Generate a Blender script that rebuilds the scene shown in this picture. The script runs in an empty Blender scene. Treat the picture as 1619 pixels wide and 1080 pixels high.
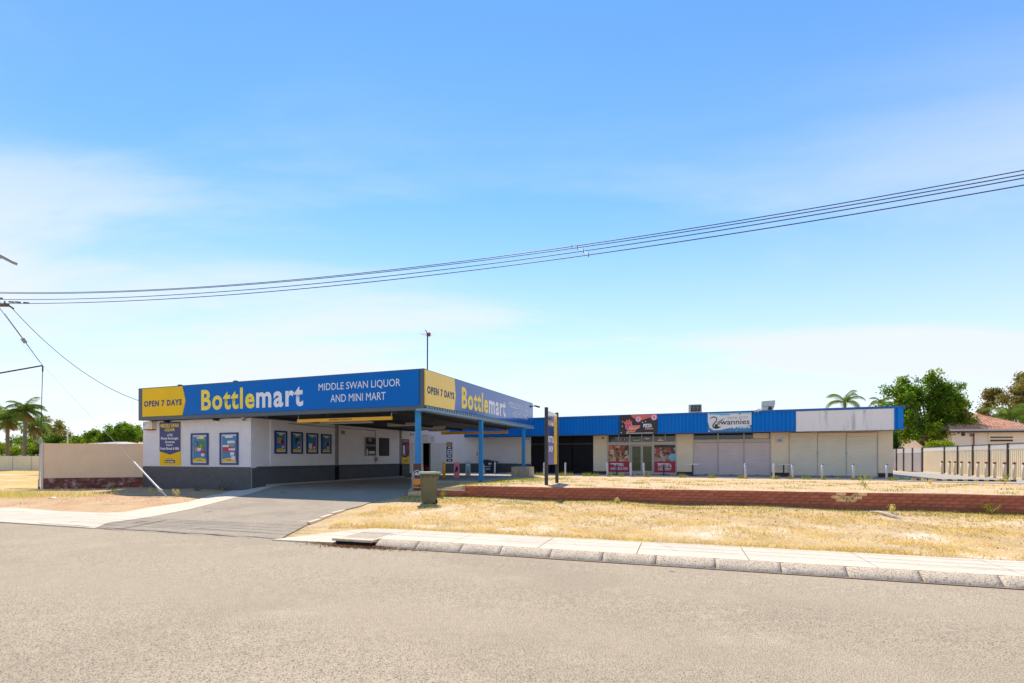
import bpy, bmesh, math, random
import numpy as np
from mathutils import Vector, Matrix
from mathutils.geometry import delaunay_2d_cdt
random.seed(7); RNG = np.random.default_rng(7)
R = math.radians
SC = bpy.context.scene
COL = SC.collection

# ------------------------------------------------------------------ camera, sky, sun, exposure
FPX, CX, HZ, EYE = 800.0, 809.5, 723.0, 1.75
cam = bpy.data.cameras.new('camera'); cam_o = bpy.data.objects.new('camera', cam); COL.objects.link(cam_o)
cam_o.location = (0, 0, EYE); cam_o.rotation_euler = (R(90), 0, 0)
cam.sensor_width = 36.0; cam.lens = 36.0 * FPX / 1619.0
cam.shift_y = (HZ - 540.0) / 1619.0; cam.clip_start = 0.1; cam.clip_end = 3000
SC.camera = cam_o

SUN_EL, SUN_AZ = R(54), R(-8)          # azimuth measured from +Y towards +X
world = bpy.data.worlds.new('World'); SC.world = world; world.use_nodes = True
def build_world():
    nt = world.node_tree; N = nt.nodes; L = nt.links; N.clear()
    out = N.new('ShaderNodeOutputWorld'); bg = N.new('ShaderNodeBackground'); bg.inputs['Strength'].default_value = 0.15
    sky = N.new('ShaderNodeTexSky'); sky.sky_type = 'NISHITA'; sky.sun_disc = False
    sky.sun_elevation = SUN_EL; sky.sun_rotation = SUN_AZ
    sky.air_density = 1.0; sky.dust_density = 0.0; sky.ozone_density = 2.2; sky.altitude = 0
    tc = N.new('ShaderNodeTexCoord')
    sep = N.new('ShaderNodeSeparateXYZ'); L.new(tc.outputs['Generated'], sep.inputs[0])
    hs = N.new('ShaderNodeHueSaturation'); hs.inputs['Saturation'].default_value = 1.2; hs.inputs['Hue'].default_value = 0.501; hs.inputs['Value'].default_value = 0.66
    L.new(sky.outputs[0], hs.inputs['Color'])
    # thin high cloud: directions projected on a layer overhead, noise stretched along the wind
    mx = N.new('ShaderNodeMath'); mx.operation = 'ADD'; L.new(sep.outputs['Z'], mx.inputs[0]); mx.inputs[1].default_value = 0.16
    dx = N.new('ShaderNodeMath'); dx.operation = 'DIVIDE'; L.new(sep.outputs['X'], dx.inputs[0]); L.new(mx.outputs[0], dx.inputs[1])
    dy = N.new('ShaderNodeMath'); dy.operation = 'DIVIDE'; L.new(sep.outputs['Y'], dy.inputs[0]); L.new(mx.outputs[0], dy.inputs[1])
    cb = N.new('ShaderNodeCombineXYZ'); L.new(dx.outputs[0], cb.inputs[0]); L.new(dy.outputs[0], cb.inputs[1])
    mp = N.new('ShaderNodeMapping'); mp.inputs['Rotation'].default_value = (0, 0, R(8)); mp.inputs['Scale'].default_value = (0.33, 0.95, 1); mp.inputs['Location'].default_value = (5.7, 3.3, 0)
    L.new(cb.outputs[0], mp.inputs[0])
    nz = N.new('ShaderNodeTexNoise'); nz.inputs['Scale'].default_value = 1.15; nz.inputs['Detail'].default_value = 11; nz.inputs['Roughness'].default_value = 0.58; nz.inputs['Distortion'].default_value = 0.5
    L.new(mp.outputs[0], nz.inputs['Vector'])
    cr = N.new('ShaderNodeMapRange'); cr.interpolation_type = 'SMOOTHSTEP'; L.new(nz.outputs['Fac'], cr.inputs['Value'])
    cr.inputs['From Min'].default_value = 0.42; cr.inputs['From Max'].default_value = 0.62
    low = N.new('ShaderNodeMapRange'); low.interpolation_type = 'SMOOTHSTEP'; L.new(sep.outputs['Z'], low.inputs['Value'])
    low.inputs['From Min'].default_value = 0.64; low.inputs['From Max'].default_value = 0.16
    cm = N.new('ShaderNodeMath'); cm.operation = 'MULTIPLY'; L.new(cr.outputs[0], cm.inputs[0]); L.new(low.outputs[0], cm.inputs[1])
    hz = N.new('ShaderNodeMapRange'); hz.interpolation_type = 'SMOOTHSTEP'; L.new(sep.outputs['Z'], hz.inputs['Value'])
    hz.inputs['From Min'].default_value = 0.49; hz.inputs['From Max'].default_value = -0.05; hz.inputs['To Max'].default_value = 0.88
    inv = N.new('ShaderNodeMath'); inv.operation = 'SUBTRACT'; inv.inputs[0].default_value = 1; L.new(hz.outputs[0], inv.inputs[1])
    inv2 = N.new('ShaderNodeMath'); inv2.operation = 'MULTIPLY_ADD'; L.new(cm.outputs[0], inv2.inputs[0]); inv2.inputs[1].default_value = -0.84; inv2.inputs[2].default_value = 1
    pr = N.new('ShaderNodeMath'); pr.operation = 'MULTIPLY'; L.new(inv.outputs[0], pr.inputs[0]); L.new(inv2.outputs[0], pr.inputs[1])
    fac = N.new('ShaderNodeMath'); fac.operation = 'SUBTRACT'; fac.inputs[0].default_value = 1; L.new(pr.outputs[0], fac.inputs[1])
    mix = N.new('ShaderNodeMix'); mix.data_type = 'RGBA'; L.new(fac.outputs[0], mix.inputs['Factor'])
    L.new(hs.outputs[0], mix.inputs['A']); mix.inputs['B'].default_value = (2.72, 2.86, 3.0, 1)
    L.new(mix.outputs['Result'], bg.inputs['Color']); L.new(bg.outputs[0], out.inputs[0])
build_world()

sun = bpy.data.lights.new('sun', 'SUN'); sun_o = bpy.data.objects.new('sun', sun); COL.objects.link(sun_o)
sun.energy = 2.5; sun.angle = R(0.53); sun.color = (1.0, 0.90, 0.76)
sd = Vector((math.sin(SUN_AZ) * math.cos(SUN_EL), math.cos(SUN_AZ) * math.cos(SUN_EL), math.sin(SUN_EL)))
sun_o.rotation_euler = sd.to_track_quat('Z', 'Y').to_euler(); sun_o.location = (0, 30, 40)
SC.view_settings.view_transform = 'Standard'; SC.view_settings.look = 'None'
SC.view_settings.gamma = 1; SC.view_settings.exposure = 1.15; SC.view_settings.use_curve_mapping = False
SC.cycles.max_bounces = 6

# ------------------------------------------------------------------ materials
def _nodes(name):
    m = bpy.data.materials.new(name); m.use_nodes = True
    nt = m.node_tree; b = nt.nodes['Principled BSDF']
    return m, nt, b
def mat(name, col, rough=0.6, var=0.12, scale=3.0, detail=5, bump=0.0, bscale=60.0, metal=0.0, spec=0.5, coat=0.0, streak=False, rnd=0.0, dirt=None, dirt_amt=0.5, dirt_lo=0.52, dirt_scale=1.2):
    m, nt, b = _nodes(name); N = nt.nodes; L = nt.links
    tc = N.new('ShaderNodeTexCoord'); src = tc.outputs['Object']
    mp = N.new('ShaderNodeMapping'); L.new(src, mp.inputs[0])
    if streak: mp.inputs['Scale'].default_value = (1, 1, 0.12)
    nz = N.new('ShaderNodeTexNoise'); nz.inputs['Scale'].default_value = scale; nz.inputs['Detail'].default_value = detail; L.new(mp.outputs[0], nz.inputs['Vector'])
    mr = N.new('ShaderNodeMapRange'); L.new(nz.outputs['Fac'], mr.inputs['Value']); mr.inputs['From Min'].default_value = 0.25; mr.inputs['From Max'].default_value = 0.75
    mr.inputs['To Min'].default_value = 1 - var; mr.inputs['To Max'].default_value = 1 + var
    val = mr.outputs[0]
    if rnd:
        oi = N.new('ShaderNodeObjectInfo'); m2 = N.new('ShaderNodeMapRange'); L.new(oi.outputs['Random'], m2.inputs['Value'])
        m2.inputs['To Min'].default_value = 1 - rnd; m2.inputs['To Max'].default_value = 1 + rnd
        mm = N.new('ShaderNodeMath'); mm.operation = 'MULTIPLY'; L.new(val, mm.inputs[0]); L.new(m2.outputs[0], mm.inputs[1]); val = mm.outputs[0]
    vm = N.new('ShaderNodeVectorMath'); vm.operation = 'SCALE'; vm.inputs[0].default_value = col[:3]; L.new(val, vm.inputs['Scale'])
    c = vm.outputs[0]
    if dirt:
        n3 = N.new('ShaderNodeTexNoise'); n3.inputs['Scale'].default_value = dirt_scale; n3.inputs['Detail'].default_value = 9; n3.inputs['Roughness'].default_value = 0.65; L.new(mp.outputs[0], n3.inputs['Vector'])
        r3 = N.new('ShaderNodeMapRange'); L.new(n3.outputs['Fac'], r3.inputs['Value']); r3.inputs['From Min'].default_value = dirt_lo; r3.inputs['From Max'].default_value = dirt_lo + 0.16; r3.inputs['To Max'].default_value = dirt_amt
        mx = N.new('ShaderNodeMix'); mx.data_type = 'RGBA'; L.new(r3.outputs[0], mx.inputs['Factor']); L.new(c, mx.inputs['A']); mx.inputs['B'].default_value = (*dirt, 1); c = mx.outputs['Result']
    L.new(c, b.inputs['Base Color'])
    b.inputs['Roughness'].default_value = rough; b.inputs['Metallic'].default_value = metal; b.inputs['Specular IOR Level'].default_value = spec; b.inputs['Coat Weight'].default_value = coat
    if coat: b.inputs['Coat Roughness'].default_value = 0.04
    if bump:
        n2 = N.new('ShaderNodeTexNoise'); n2.inputs['Scale'].default_value = bscale; n2.inputs['Detail'].default_value = 4; L.new(tc.outputs['Object'], n2.inputs['Vector'])
        bp = N.new('ShaderNodeBump'); bp.inputs['Strength'].default_value = bump; bp.inputs['Distance'].default_value = 0.01; L.new(n2.outputs['Fac'], bp.inputs['Height']); L.new(bp.outputs[0], b.inputs['Normal'])
    return m
def ground_mat(name, cols, scales, speck=None, bump=0.6, rough=0.9):
    """cols: base, second, third colour; scales: patch scale, second patch scale; speck: (scale, dark, light)"""
    m, nt, b = _nodes(name); N = nt.nodes; L = nt.links
    tc = N.new('ShaderNodeTexCoord'); P = tc.outputs['Object']
    def noise(sc, det=8, ro=0.6):
        n = N.new('ShaderNodeTexNoise'); n.inputs['Scale'].default_value = sc; n.inputs['Detail'].default_value = det; n.inputs['Roughness'].default_value = ro; L.new(P, n.inputs['Vector']); return n.outputs['Fac']
    def rng(v, a, c, lo=0.0, hi=1.0):
        r = N.new('ShaderNodeMapRange'); L.new(v, r.inputs['Value']); r.inputs['From Min'].default_value = a; r.inputs['From Max'].default_value = c; r.inputs['To Min'].default_value = lo; r.inputs['To Max'].default_value = hi; return r.outputs[0]
    def mix(f, a, c):
        x = N.new('ShaderNodeMix'); x.data_type = 'RGBA'; L.new(f, x.inputs['Factor'])
        for s, v in (('A', a), ('B', c)):
            if isinstance(v, tuple): x.inputs[s].default_value = (*v, 1)
            else: L.new(v, x.inputs[s])
        return x.outputs['Result']
    c = mix(rng(noise(scales[0]), 0.46, 0.60), cols[0], cols[1])
    c = mix(rng(noise(scales[1], 10, 0.68), 0.52, 0.66), c, cols[2])
    f = noise(speck[0], 3, 0.7)
    k = rng(f, 0.32, 0.68, speck[1], speck[2]) if len(speck) < 4 else rng(f, speck[3], speck[4], speck[1], speck[2])
    f2 = rng(noise(speck[0] * 0.12, 4, 0.6), 0.3, 0.7, 0.94, 1.06)
    mm = N.new('ShaderNodeMath'); mm.operation = 'MULTIPLY'; L.new(k, mm.inputs[0]); L.new(f2, mm.inputs[1])
    vm = N.new('ShaderNodeVectorMath'); vm.operation = 'SCALE'; L.new(c, vm.inputs[0]); L.new(mm.outputs[0], vm.inputs['Scale'])
    L.new(vm.outputs[0], b.inputs['Base Color']); b.inputs['Roughness'].default_value = rough; b.inputs['Specular IOR Level'].default_value = 0.25
    if bump:
        bp = N.new('ShaderNodeBump'); bp.inputs['Strength'].default_value = bump; bp.inputs['Distance'].default_value = 0.012; L.new(f, bp.inputs['Height']); L.new(bp.outputs[0], b.inputs['Normal'])
    return m
def leaf_mat(name, c1, c2, trans=0.45):
    m, nt, b = _nodes(name); N = nt.nodes; L = nt.links; N.remove(b)
    out = [n for n in N if n.type == 'OUTPUT_MATERIAL'][0]
    g = N.new('ShaderNodeNewGeometry')
    mx = N.new('ShaderNodeMix'); mx.data_type = 'RGBA'; L.new(g.outputs['Random Per Island'], mx.inputs['Factor']); mx.inputs['A'].default_value = (*c1, 1); mx.inputs['B'].default_value = (*c2, 1)
    d = N.new('ShaderNodeBsdfDiffuse'); t = N.new('ShaderNodeBsdfTranslucent'); ms = N.new('ShaderNodeMixShader'); ms.inputs[0].default_value = trans
    L.new(mx.outputs['Result'], d.inputs[0])
    vm = N.new('ShaderNodeVectorMath'); vm.operation = 'MULTIPLY'; L.new(mx.outputs['Result'], vm.inputs[0]); vm.inputs[1].default_value = (1.5, 1.5, 0.7); L.new(vm.outputs[0], t.inputs[0])
    L.new(d.outputs[0], ms.inputs[1]); L.new(t.outputs[0], ms.inputs[2]); L.new(ms.outputs[0], out.inputs[0])
    return m
def food_mat(name, cols, scale):
    m, nt, b = _nodes(name); N = nt.nodes; L = nt.links
    tc = N.new('ShaderNodeTexCoord'); v = N.new('ShaderNodeTexVoronoi'); v.inputs['Scale'].default_value = scale; v.inputs['Randomness'].default_value = 1
    n0 = N.new('ShaderNodeTexNoise'); n0.inputs['Scale'].default_value = scale * 0.8; n0.inputs['Detail'].default_value = 3; L.new(tc.outputs['Object'], n0.inputs['Vector'])
    mxv = N.new('ShaderNodeMix'); mxv.data_type = 'RGBA'; mxv.inputs['Factor'].default_value = 0.3; L.new(tc.outputs['Object'], mxv.inputs['A']); L.new(n0.outputs['Color'], mxv.inputs['B'])
    L.new(mxv.outputs['Result'], v.inputs['Vector'])
    rp = N.new('ShaderNodeValToRGB'); rp.color_ramp.interpolation = 'CONSTANT'
    el = rp.color_ramp.elements
    while len(el) < len(cols): el.new(0.5)
    for i, c in enumerate(cols): el[i].position = i / len(cols); el[i].color = (*c, 1)
    sx = N.new('ShaderNodeSeparateXYZ'); L.new(v.outputs['Color'], sx.inputs[0]); L.new(sx.outputs[0], rp.inputs[0])
    L.new(rp.outputs[0], b.inputs['Base Color']); b.inputs['Roughness'].default_value = 0.35
    return m

M = {}
M['asphalt'] = ground_mat('old_pale_asphalt', ((.46, .37, .258), (.405, .325, .226), (.495, .40, .283)), (0.2, 0.65), (90, 0.05, 1.15, .36, .50), bump=0.7)
M['drive'] = ground_mat('driveway_asphalt', ((.43, .355, .262), (.37, .305, .228), (.47, .39, .29)), (0.5, 1.6), (80, 0.3, 1.12, .36, .52), bump=0.6)
M['carpark'] = ground_mat('car_park_asphalt', ((.40, .37, .33), (.35, .33, .30), (.44, .41, .37)), (0.3, 1.0), (40, 0.8, 1.2), bump=0.4)
M['lawn'] = ground_mat('dry_lawn_soil', ((.64, .45, .22), (.54, .37, .17), (.80, .64, .47)), (1.1, 0.7), (28, 0.55, 1.4), bump=1.0)
M['soil'] = ground_mat('bare_orange_soil', ((.56, .34, .19), (.60, .41, .22), (.58, .46, .25)), (1.0, 0.7), (30, 0.6, 1.4), bump=1.0)
M['sand'] = ground_mat('sandy_terrace_soil', ((.72, .51, .32), (.66, .45, .26), (.60, .44, .18)), (1.2, 0.8), (26, 0.6, 1.35), bump=1.0)
M['far_grass'] = ground_mat('far_dry_grass', ((.62, .42, .13), (.55, .38, .12), (.60, .47, .24)), (0.4, 0.25), (10, 0.75, 1.25), bump=0.5)
M['tar'] = ground_mat('worn_tar_mark', ((.24, .20, .16), (.28, .23, .18), (.33, .275, .215)), (3, 6), (70, .5, 1.5), bump=.3)
M['grit'] = ground_mat('gutter_grit', ((.40, .315, .22), (.36, .28, .195), (.43, .345, .245)), (1.5, 4), (82, .3, 1.15, .36, .52), bump=.5)
M['concrete'] = ground_mat('pale_path_concrete', ((.74, .62, .47), (.69, .575, .44), (.76, .65, .50)), (0.8, 2.2), (60, 0.90, 1.09), bump=0.25)
M['slabc'] = ground_mat('shop_slab_concrete', ((.40, .37, .33), (.36, .33, .29), (.44, .40, .36)), (0.8, 2.2), (60, 0.88, 1.10), bump=0.25)
M['kerb'] = ground_mat('worn_kerb_aggregate', ((.76, .60, .42), (.68, .53, .37), (.80, .65, .47)), (2.0, 5.0), (52, 0.32, 1.12, .36, .50), bump=0.3)
M['dirt'] = ground_mat('gutter_dirt', ((.33, .22, .13), (.28, .19, .12), (.40, .29, .19)), (2, 4), (60, 0.5, 1.4), bump=0.8)
M['brick'] = mat('red_painted_brick', (.41, .122, .064), .75, .25, 9, bump=.5, bscale=70, rnd=.15, dirt=(.42, .22, .12), dirt_amt=.35, dirt_lo=.62, dirt_scale=7)
M['mortar'] = mat('red_painted_mortar', (.33, .098, .052), .9, .25, 6, bump=.5)
M['brick_core'] = mat('broken_brick_core', (.80, .52, .24), .9, .3, 12, bump=.8, bscale=60, rnd=.2)
M['old_brick'] = mat('bare_red_brick', (.20, .06, .045), .85, .4, 5, bump=.5, rnd=.25, dirt=(.55, .45, .40), dirt_amt=.8, dirt_lo=.50, dirt_scale=3)
M['paint_wall'] = mat('pale_grey_painted_brick', (.80, .77, .79), .6, .05, 2, bump=.25, bscale=50, rnd=.03, dirt=(.68, .63, .58), dirt_amt=.35, dirt_lo=.58)
M['dado'] = mat('charcoal_dado_paint', (.085, .088, .098), .5, .12, 2, bump=.3, bscale=50, rnd=.10, dirt=(.14, .13, .12), dirt_amt=.5, dirt_lo=.55)
M['cream'] = mat('cream_render', (.86, .71, .50), .75, .05, 2.2, bump=.25, bscale=40, dirt=(.72, .60, .43), dirt_amt=.4, dirt_lo=.6)
M['tan'] = mat('tan_render', (.82, .61, .40), .8, .06, 1.5, bump=.3, bscale=40, dirt=(.72, .53, .36), dirt_amt=.4, dirt_lo=.56)
M['maroon'] = mat('maroon_base_paint', (.07, .014, .018), .6, .15, 5)
M['navy_metal'] = mat('slate_blue_trim_metal', (.075, .105, .135), .45, .08, 2, dirt=(.12, .13, .14), dirt_amt=.4)
M['trim_blue'] = mat('pale_blue_trim', (.20, .33, .44), .4, .08, 3)
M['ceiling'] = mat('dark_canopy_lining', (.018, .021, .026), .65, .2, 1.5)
M['sign_blue'] = mat('sign_blue_vinyl', (.0, .15, .54), .4, .04, .8, spec=.12)
M['sign_yellow'] = mat('sign_yellow_vinyl', (.95, .58, .004), .4, .05, .8, spec=.15)
M['gl_blue'] = mat('side_sign_glossy_blue', (.010, .10, .42), .14, .04, .8, spec=.5, coat=.35)
M['gl_yellow'] = mat('side_sign_glossy_yellow', (.88, .60, .07), .14, .04, .8, spec=.5, coat=.35)
M['ink_navy'] = mat('sign_navy_ink', (.020, .028, .12), .4, .05)
M['ink_yellow'] = mat('sign_yellow_ink', (.95, .72, .02), .35, .03)
M['ink_white'] = mat('sign_white_ink', (.82, .82, .84), .4, .03)
M['navy'] = mat('poster_navy', (.012, .045, .20), .4, .08)
M['navy2'] = mat('banner_navy', (.022, .035, .17), .4, .15, 1.5)
M['teal'] = mat('poster_teal', (.015, .20, .42), .35, .12, 2)
M['paper'] = mat('poster_paper', (.74, .74, .76), .5, .04)
M['print_green'] = mat('print_green', (.05, .22, .04), .5, .3, 20)
M['print_red'] = mat('print_red', (.55, .02, .05), .5, .15, 20)
M['print_crimson'] = mat('print_crimson', (.50, .02, .10), .5, .1)
M['print_orange'] = mat('print_orange', (.62, .24, .04), .5, .3, 20)
M['print_black'] = mat('print_black', (.02, .02, .022), .45, .2)
M['print_grey'] = mat('print_grey', (.30, .28, .25), .5, .4, 30)
M['print_purple'] = mat('print_purple', (.18, .16, .38), .3, .1)
M['print_sky'] = mat('print_sky', (.18, .50, .66), .4, .15, 2)
M['print_pink'] = mat('print_pink', (.80, .20, .33), .4, .12, 5)
M['print_coral'] = mat('print_coral', (.75, .14, .10), .4, .2, 5)
M['print_peach'] = mat('print_peach', (.80, .40, .26), .4, .3, 12)
M['bar_yellow'] = mat('clearance_bar_yellow', (.85, .42, .006), .4, .06)
M['post_blue'] = mat('blue_post_paint', (.02, .25, .58), .4, .10, 3, spec=.3)
M['clad'] = mat('blue_corrugated_steel', (.0, .19, .64), .5, .07, 1.2, spec=.15, streak=True, dirt=(.01, .20, .58), dirt_amt=.5)
M['clad_cap'] = mat('blue_flashing', (.004, .115, .40), .5, .08)
M['black'] = mat('black_shutter', (.010, .010, .013), .5, .2, 2, spec=.15)
M['void'] = mat('dark_interior', (.012, .012, .014), .8, .2)
M['alu'] = mat('cream_aluminium', (.56, .49, .42), .45, .06)
M['glass'] = mat('dark_shop_glass', (.020, .022, .016), .05, .3, 2, spec=.8)
M['door_glass'] = mat('painted_reflection_glass', (.085, .095, .030), .12, .4, 1.5, spec=.35)  # olive base colour paints in the reflection of trees across the street
M['shutter'] = mat('mauve_roller_panel', (.68, .56, .53), .55, .05, 2, dirt=(.60, .50, .46), dirt_amt=.4)
M['board'] = mat('sage_cream_board', (.76, .69, .54), .6, .04, 2, dirt=(.66, .60, .47), dirt_amt=.4)
M['white_sign'] = mat('stained_white_board', (.78, .755, .735), .5, .04, 2, streak=True, dirt=(.22, .21, .20), dirt_amt=.6, dirt_lo=.54, dirt_scale=3.2)
M['galv'] = mat('galvanised_metal', (.46, .47, .47), .4, .15, 5, metal=.4)
M['white_metal'] = mat('white_painted_metal', (.66, .66, .67), .45, .06)
M['dark_metal'] = mat('dark_steel', (.028, .028, .032), .5, .2)
M['pewter'] = mat('grey_plastic', (.30, .29, .27), .5, .1)
M['wire'] = mat('wire_dark', (.018, .028, .036), .6, .1)
M['wire_pale'] = mat('stay_wire_pale', (.50, .50, .48), .5, .1)
M['bin'] = mat('olive_bin_plastic', (.135, .125, .062), .5, .10, 4, bump=.15, dirt=(.17, .16, .10), dirt_amt=.5)
M['bin_lid'] = mat('pale_green_bin_lid', (.21, .28, .17), .5, .12, 4, dirt=(.3, .3, .22), dirt_amt=.4)
M['rubber'] = mat('black_rubber', (.012, .012, .012), .7, .1)
M['orange'] = mat('sandwich_board_orange', (.88, .30, .03), .4, .06)
M['brown_ink'] = mat('sandwich_board_brown', (.075, .035, .025), .5, .1)
M['boll_yellow'] = mat('bollard_yellow', (.78, .36, .008), .45, .12, 5)
M['boll_white'] = mat('bollard_white', (.50, .51, .56), .55, .15, 5, dirt=(.34, .26, .20), dirt_amt=.6, dirt_lo=.58, dirt_scale=4)
M['boll_cream'] = mat('bollard_cream', (.66, .55, .40), .7, .1, 5, dirt=(.42, .33, .24), dirt_amt=.5)
M['cap_red'] = mat('bollard_cap_rust', (.26, .055, .035), .6, .2, 8)
M['table_top'] = mat('table_top_pale', (.72, .68, .62), .5, .08)
M['ice'] = mat('ice_chest_navy', (.018, .03, .08), .4, .1)
M['block'] = mat('weathered_block', (.46, .38, .28), .85, .2, 4, bump=.6, bscale=30)
M['fence_cream'] = mat('cream_steel_fence', (.92, .76, .50), .5, .05, 1.5)
M['fence_pale'] = mat('fence_lattice_pale', (.62, .58, .52), .6, .06)
M['fence_grey'] = mat('grey_gate_sheet', (.50, .48, .47), .5, .05)
M['fence_dark'] = mat('fence_post_dark', (.038, .030, .028), .5, .15)
M['roof_tile'] = mat('weathered_terracotta', (.66, .32, .19), .85, .22, 2, bump=.5, bscale=20, rnd=.12, dirt=(.68, .46, .34), dirt_amt=.55, dirt_lo=.5)
M['roof_grey'] = mat('grey_roof_sheet', (.42, .41, .39), .6, .12, 1)
M['house'] = mat('pale_house_render', (.88, .73, .58), .8, .05, 1)
M['bark'] = mat('bark', (.16, .12, .085), .9, .3, 6, bump=.8, bscale=20)
M['palm_bark'] = mat('palm_bark', (.20, .16, .12), .9, .3, 8, bump=.8, bscale=14)
M['deadwood'] = mat('bleached_branch', (.52, .46, .40), .9, .2, 8)
M['leaf_mid'] = leaf_mat('leaf_mid_green', (.055, .13, .02), (.20, .30, .035))
M['leaf_dark'] = leaf_mat('leaf_dark_green', (.030, .075, .015), (.075, .13, .022))
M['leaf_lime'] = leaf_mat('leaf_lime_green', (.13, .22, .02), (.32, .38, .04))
M['leaf_euc'] = leaf_mat('leaf_grey_eucalyptus', (.13, .15, .06), (.30, .25, .09), .4)
M['leaf_palm'] = leaf_mat('palm_leaf', (.07, .14, .03), (.18, .24, .05))
M['leaf_dead'] = leaf_mat('dead_palm_leaf', (.34, .24, .10), (.26, .17, .07), .3)
M['blade_dry'] = leaf_mat('dry_grass_blade', (.86, .64, .30), (.70, .51, .21), .35)
M['blade_olive'] = leaf_mat('olive_grass_blade', (.46, .37, .08), (.62, .47, .13), .3)
M['blade_green'] = leaf_mat('green_weed_blade', (.16, .22, .025), (.30, .32, .05), .4)
M['blade_pale'] = leaf_mat('pale_tall_grass', (.74, .62, .32), (.54, .50, .20), .35)
M['litter'] = leaf_mat('dry_leaf_litter', (.28, .13, .05), (.10, .055, .03), .15)
M['pizza'] = food_mat('pizza_photo_print', [(.42, .05, .02), (.60, .30, .12), (.04, .02, .015), (.62, .48, .30), (.30, .05, .03), (.66, .52, .38), (.10, .10, .03), (.50, .12, .04)], 7)
M['pizza2'] = food_mat('pizza_hands_print', [(.30, .04, .03), (.42, .24, .14), (.05, .03, .025), (.52, .36, .24), (.36, .06, .04), (.10, .06, .05), (.50, .40, .32)], 7)

# ------------------------------------------------------------------ object helpers
BASE = {}
def link(o, parent=None):
    COL.objects.link(o)
    if parent is not None:
        o.parent = parent; BASE[o.name] = BASE.get(parent.name, Vector((0, 0, 0)))
    return o
class Frame:
    """upright frame: origin P on plan, x axis along d (to the right seen from the street), y axis behind the face"""
    def __init__(s, P, ang): s.P = Vector(P); s.ang = ang; s.d = Vector((math.cos(ang), math.sin(ang))); s.v = Vector((-math.sin(ang), math.cos(ang)))
    def w(s, x, y): return s.P + s.d * x + s.v * y
    def loc(s, p): q = Vector(p[:2]) - s.P; return (q.dot(s.d), q.dot(s.v))
    def s(self, px, n=0.0):
        k = (px - CX) / FPX; P = self.w(0, n); return (k * P.y - P.x) / (self.d.x - k * self.d.y)
    def z(self, px, py, n=0.0): p = self.w(self.s(px, n), n); return EYE + (HZ - py) / FPX * p.y
def tag(o, label=None, cat=None, group=None, kind=None):
    if label: o['label'] = label
    if cat: o['category'] = cat
    if group: o['group'] = group
    if kind: o['kind'] = kind
    return o
def thing(name, label, cat, F, base, group=None, rot=0.0):
    """Empty at the base of a thing; later geometry is given in the frame F and stored relative to base"""
    o = bpy.data.objects.new(name, None); COL.objects.link(o); o.empty_display_size = 0.2
    p = F.w(base[0], base[1]); o.location = (p.x, p.y, base[2]); o.rotation_euler = (0, 0, F.ang + rot)
    BASE[o.name] = Vector(base); tag(o, label, cat, group); return o
WF = Frame((0, 0), 0.0)
def setting(name):
    o = bpy.data.objects.new(name, None); COL.objects.link(o); o['kind'] = 'structure'; BASE[o.name] = Vector((0, 0, 0)); return o
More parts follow.
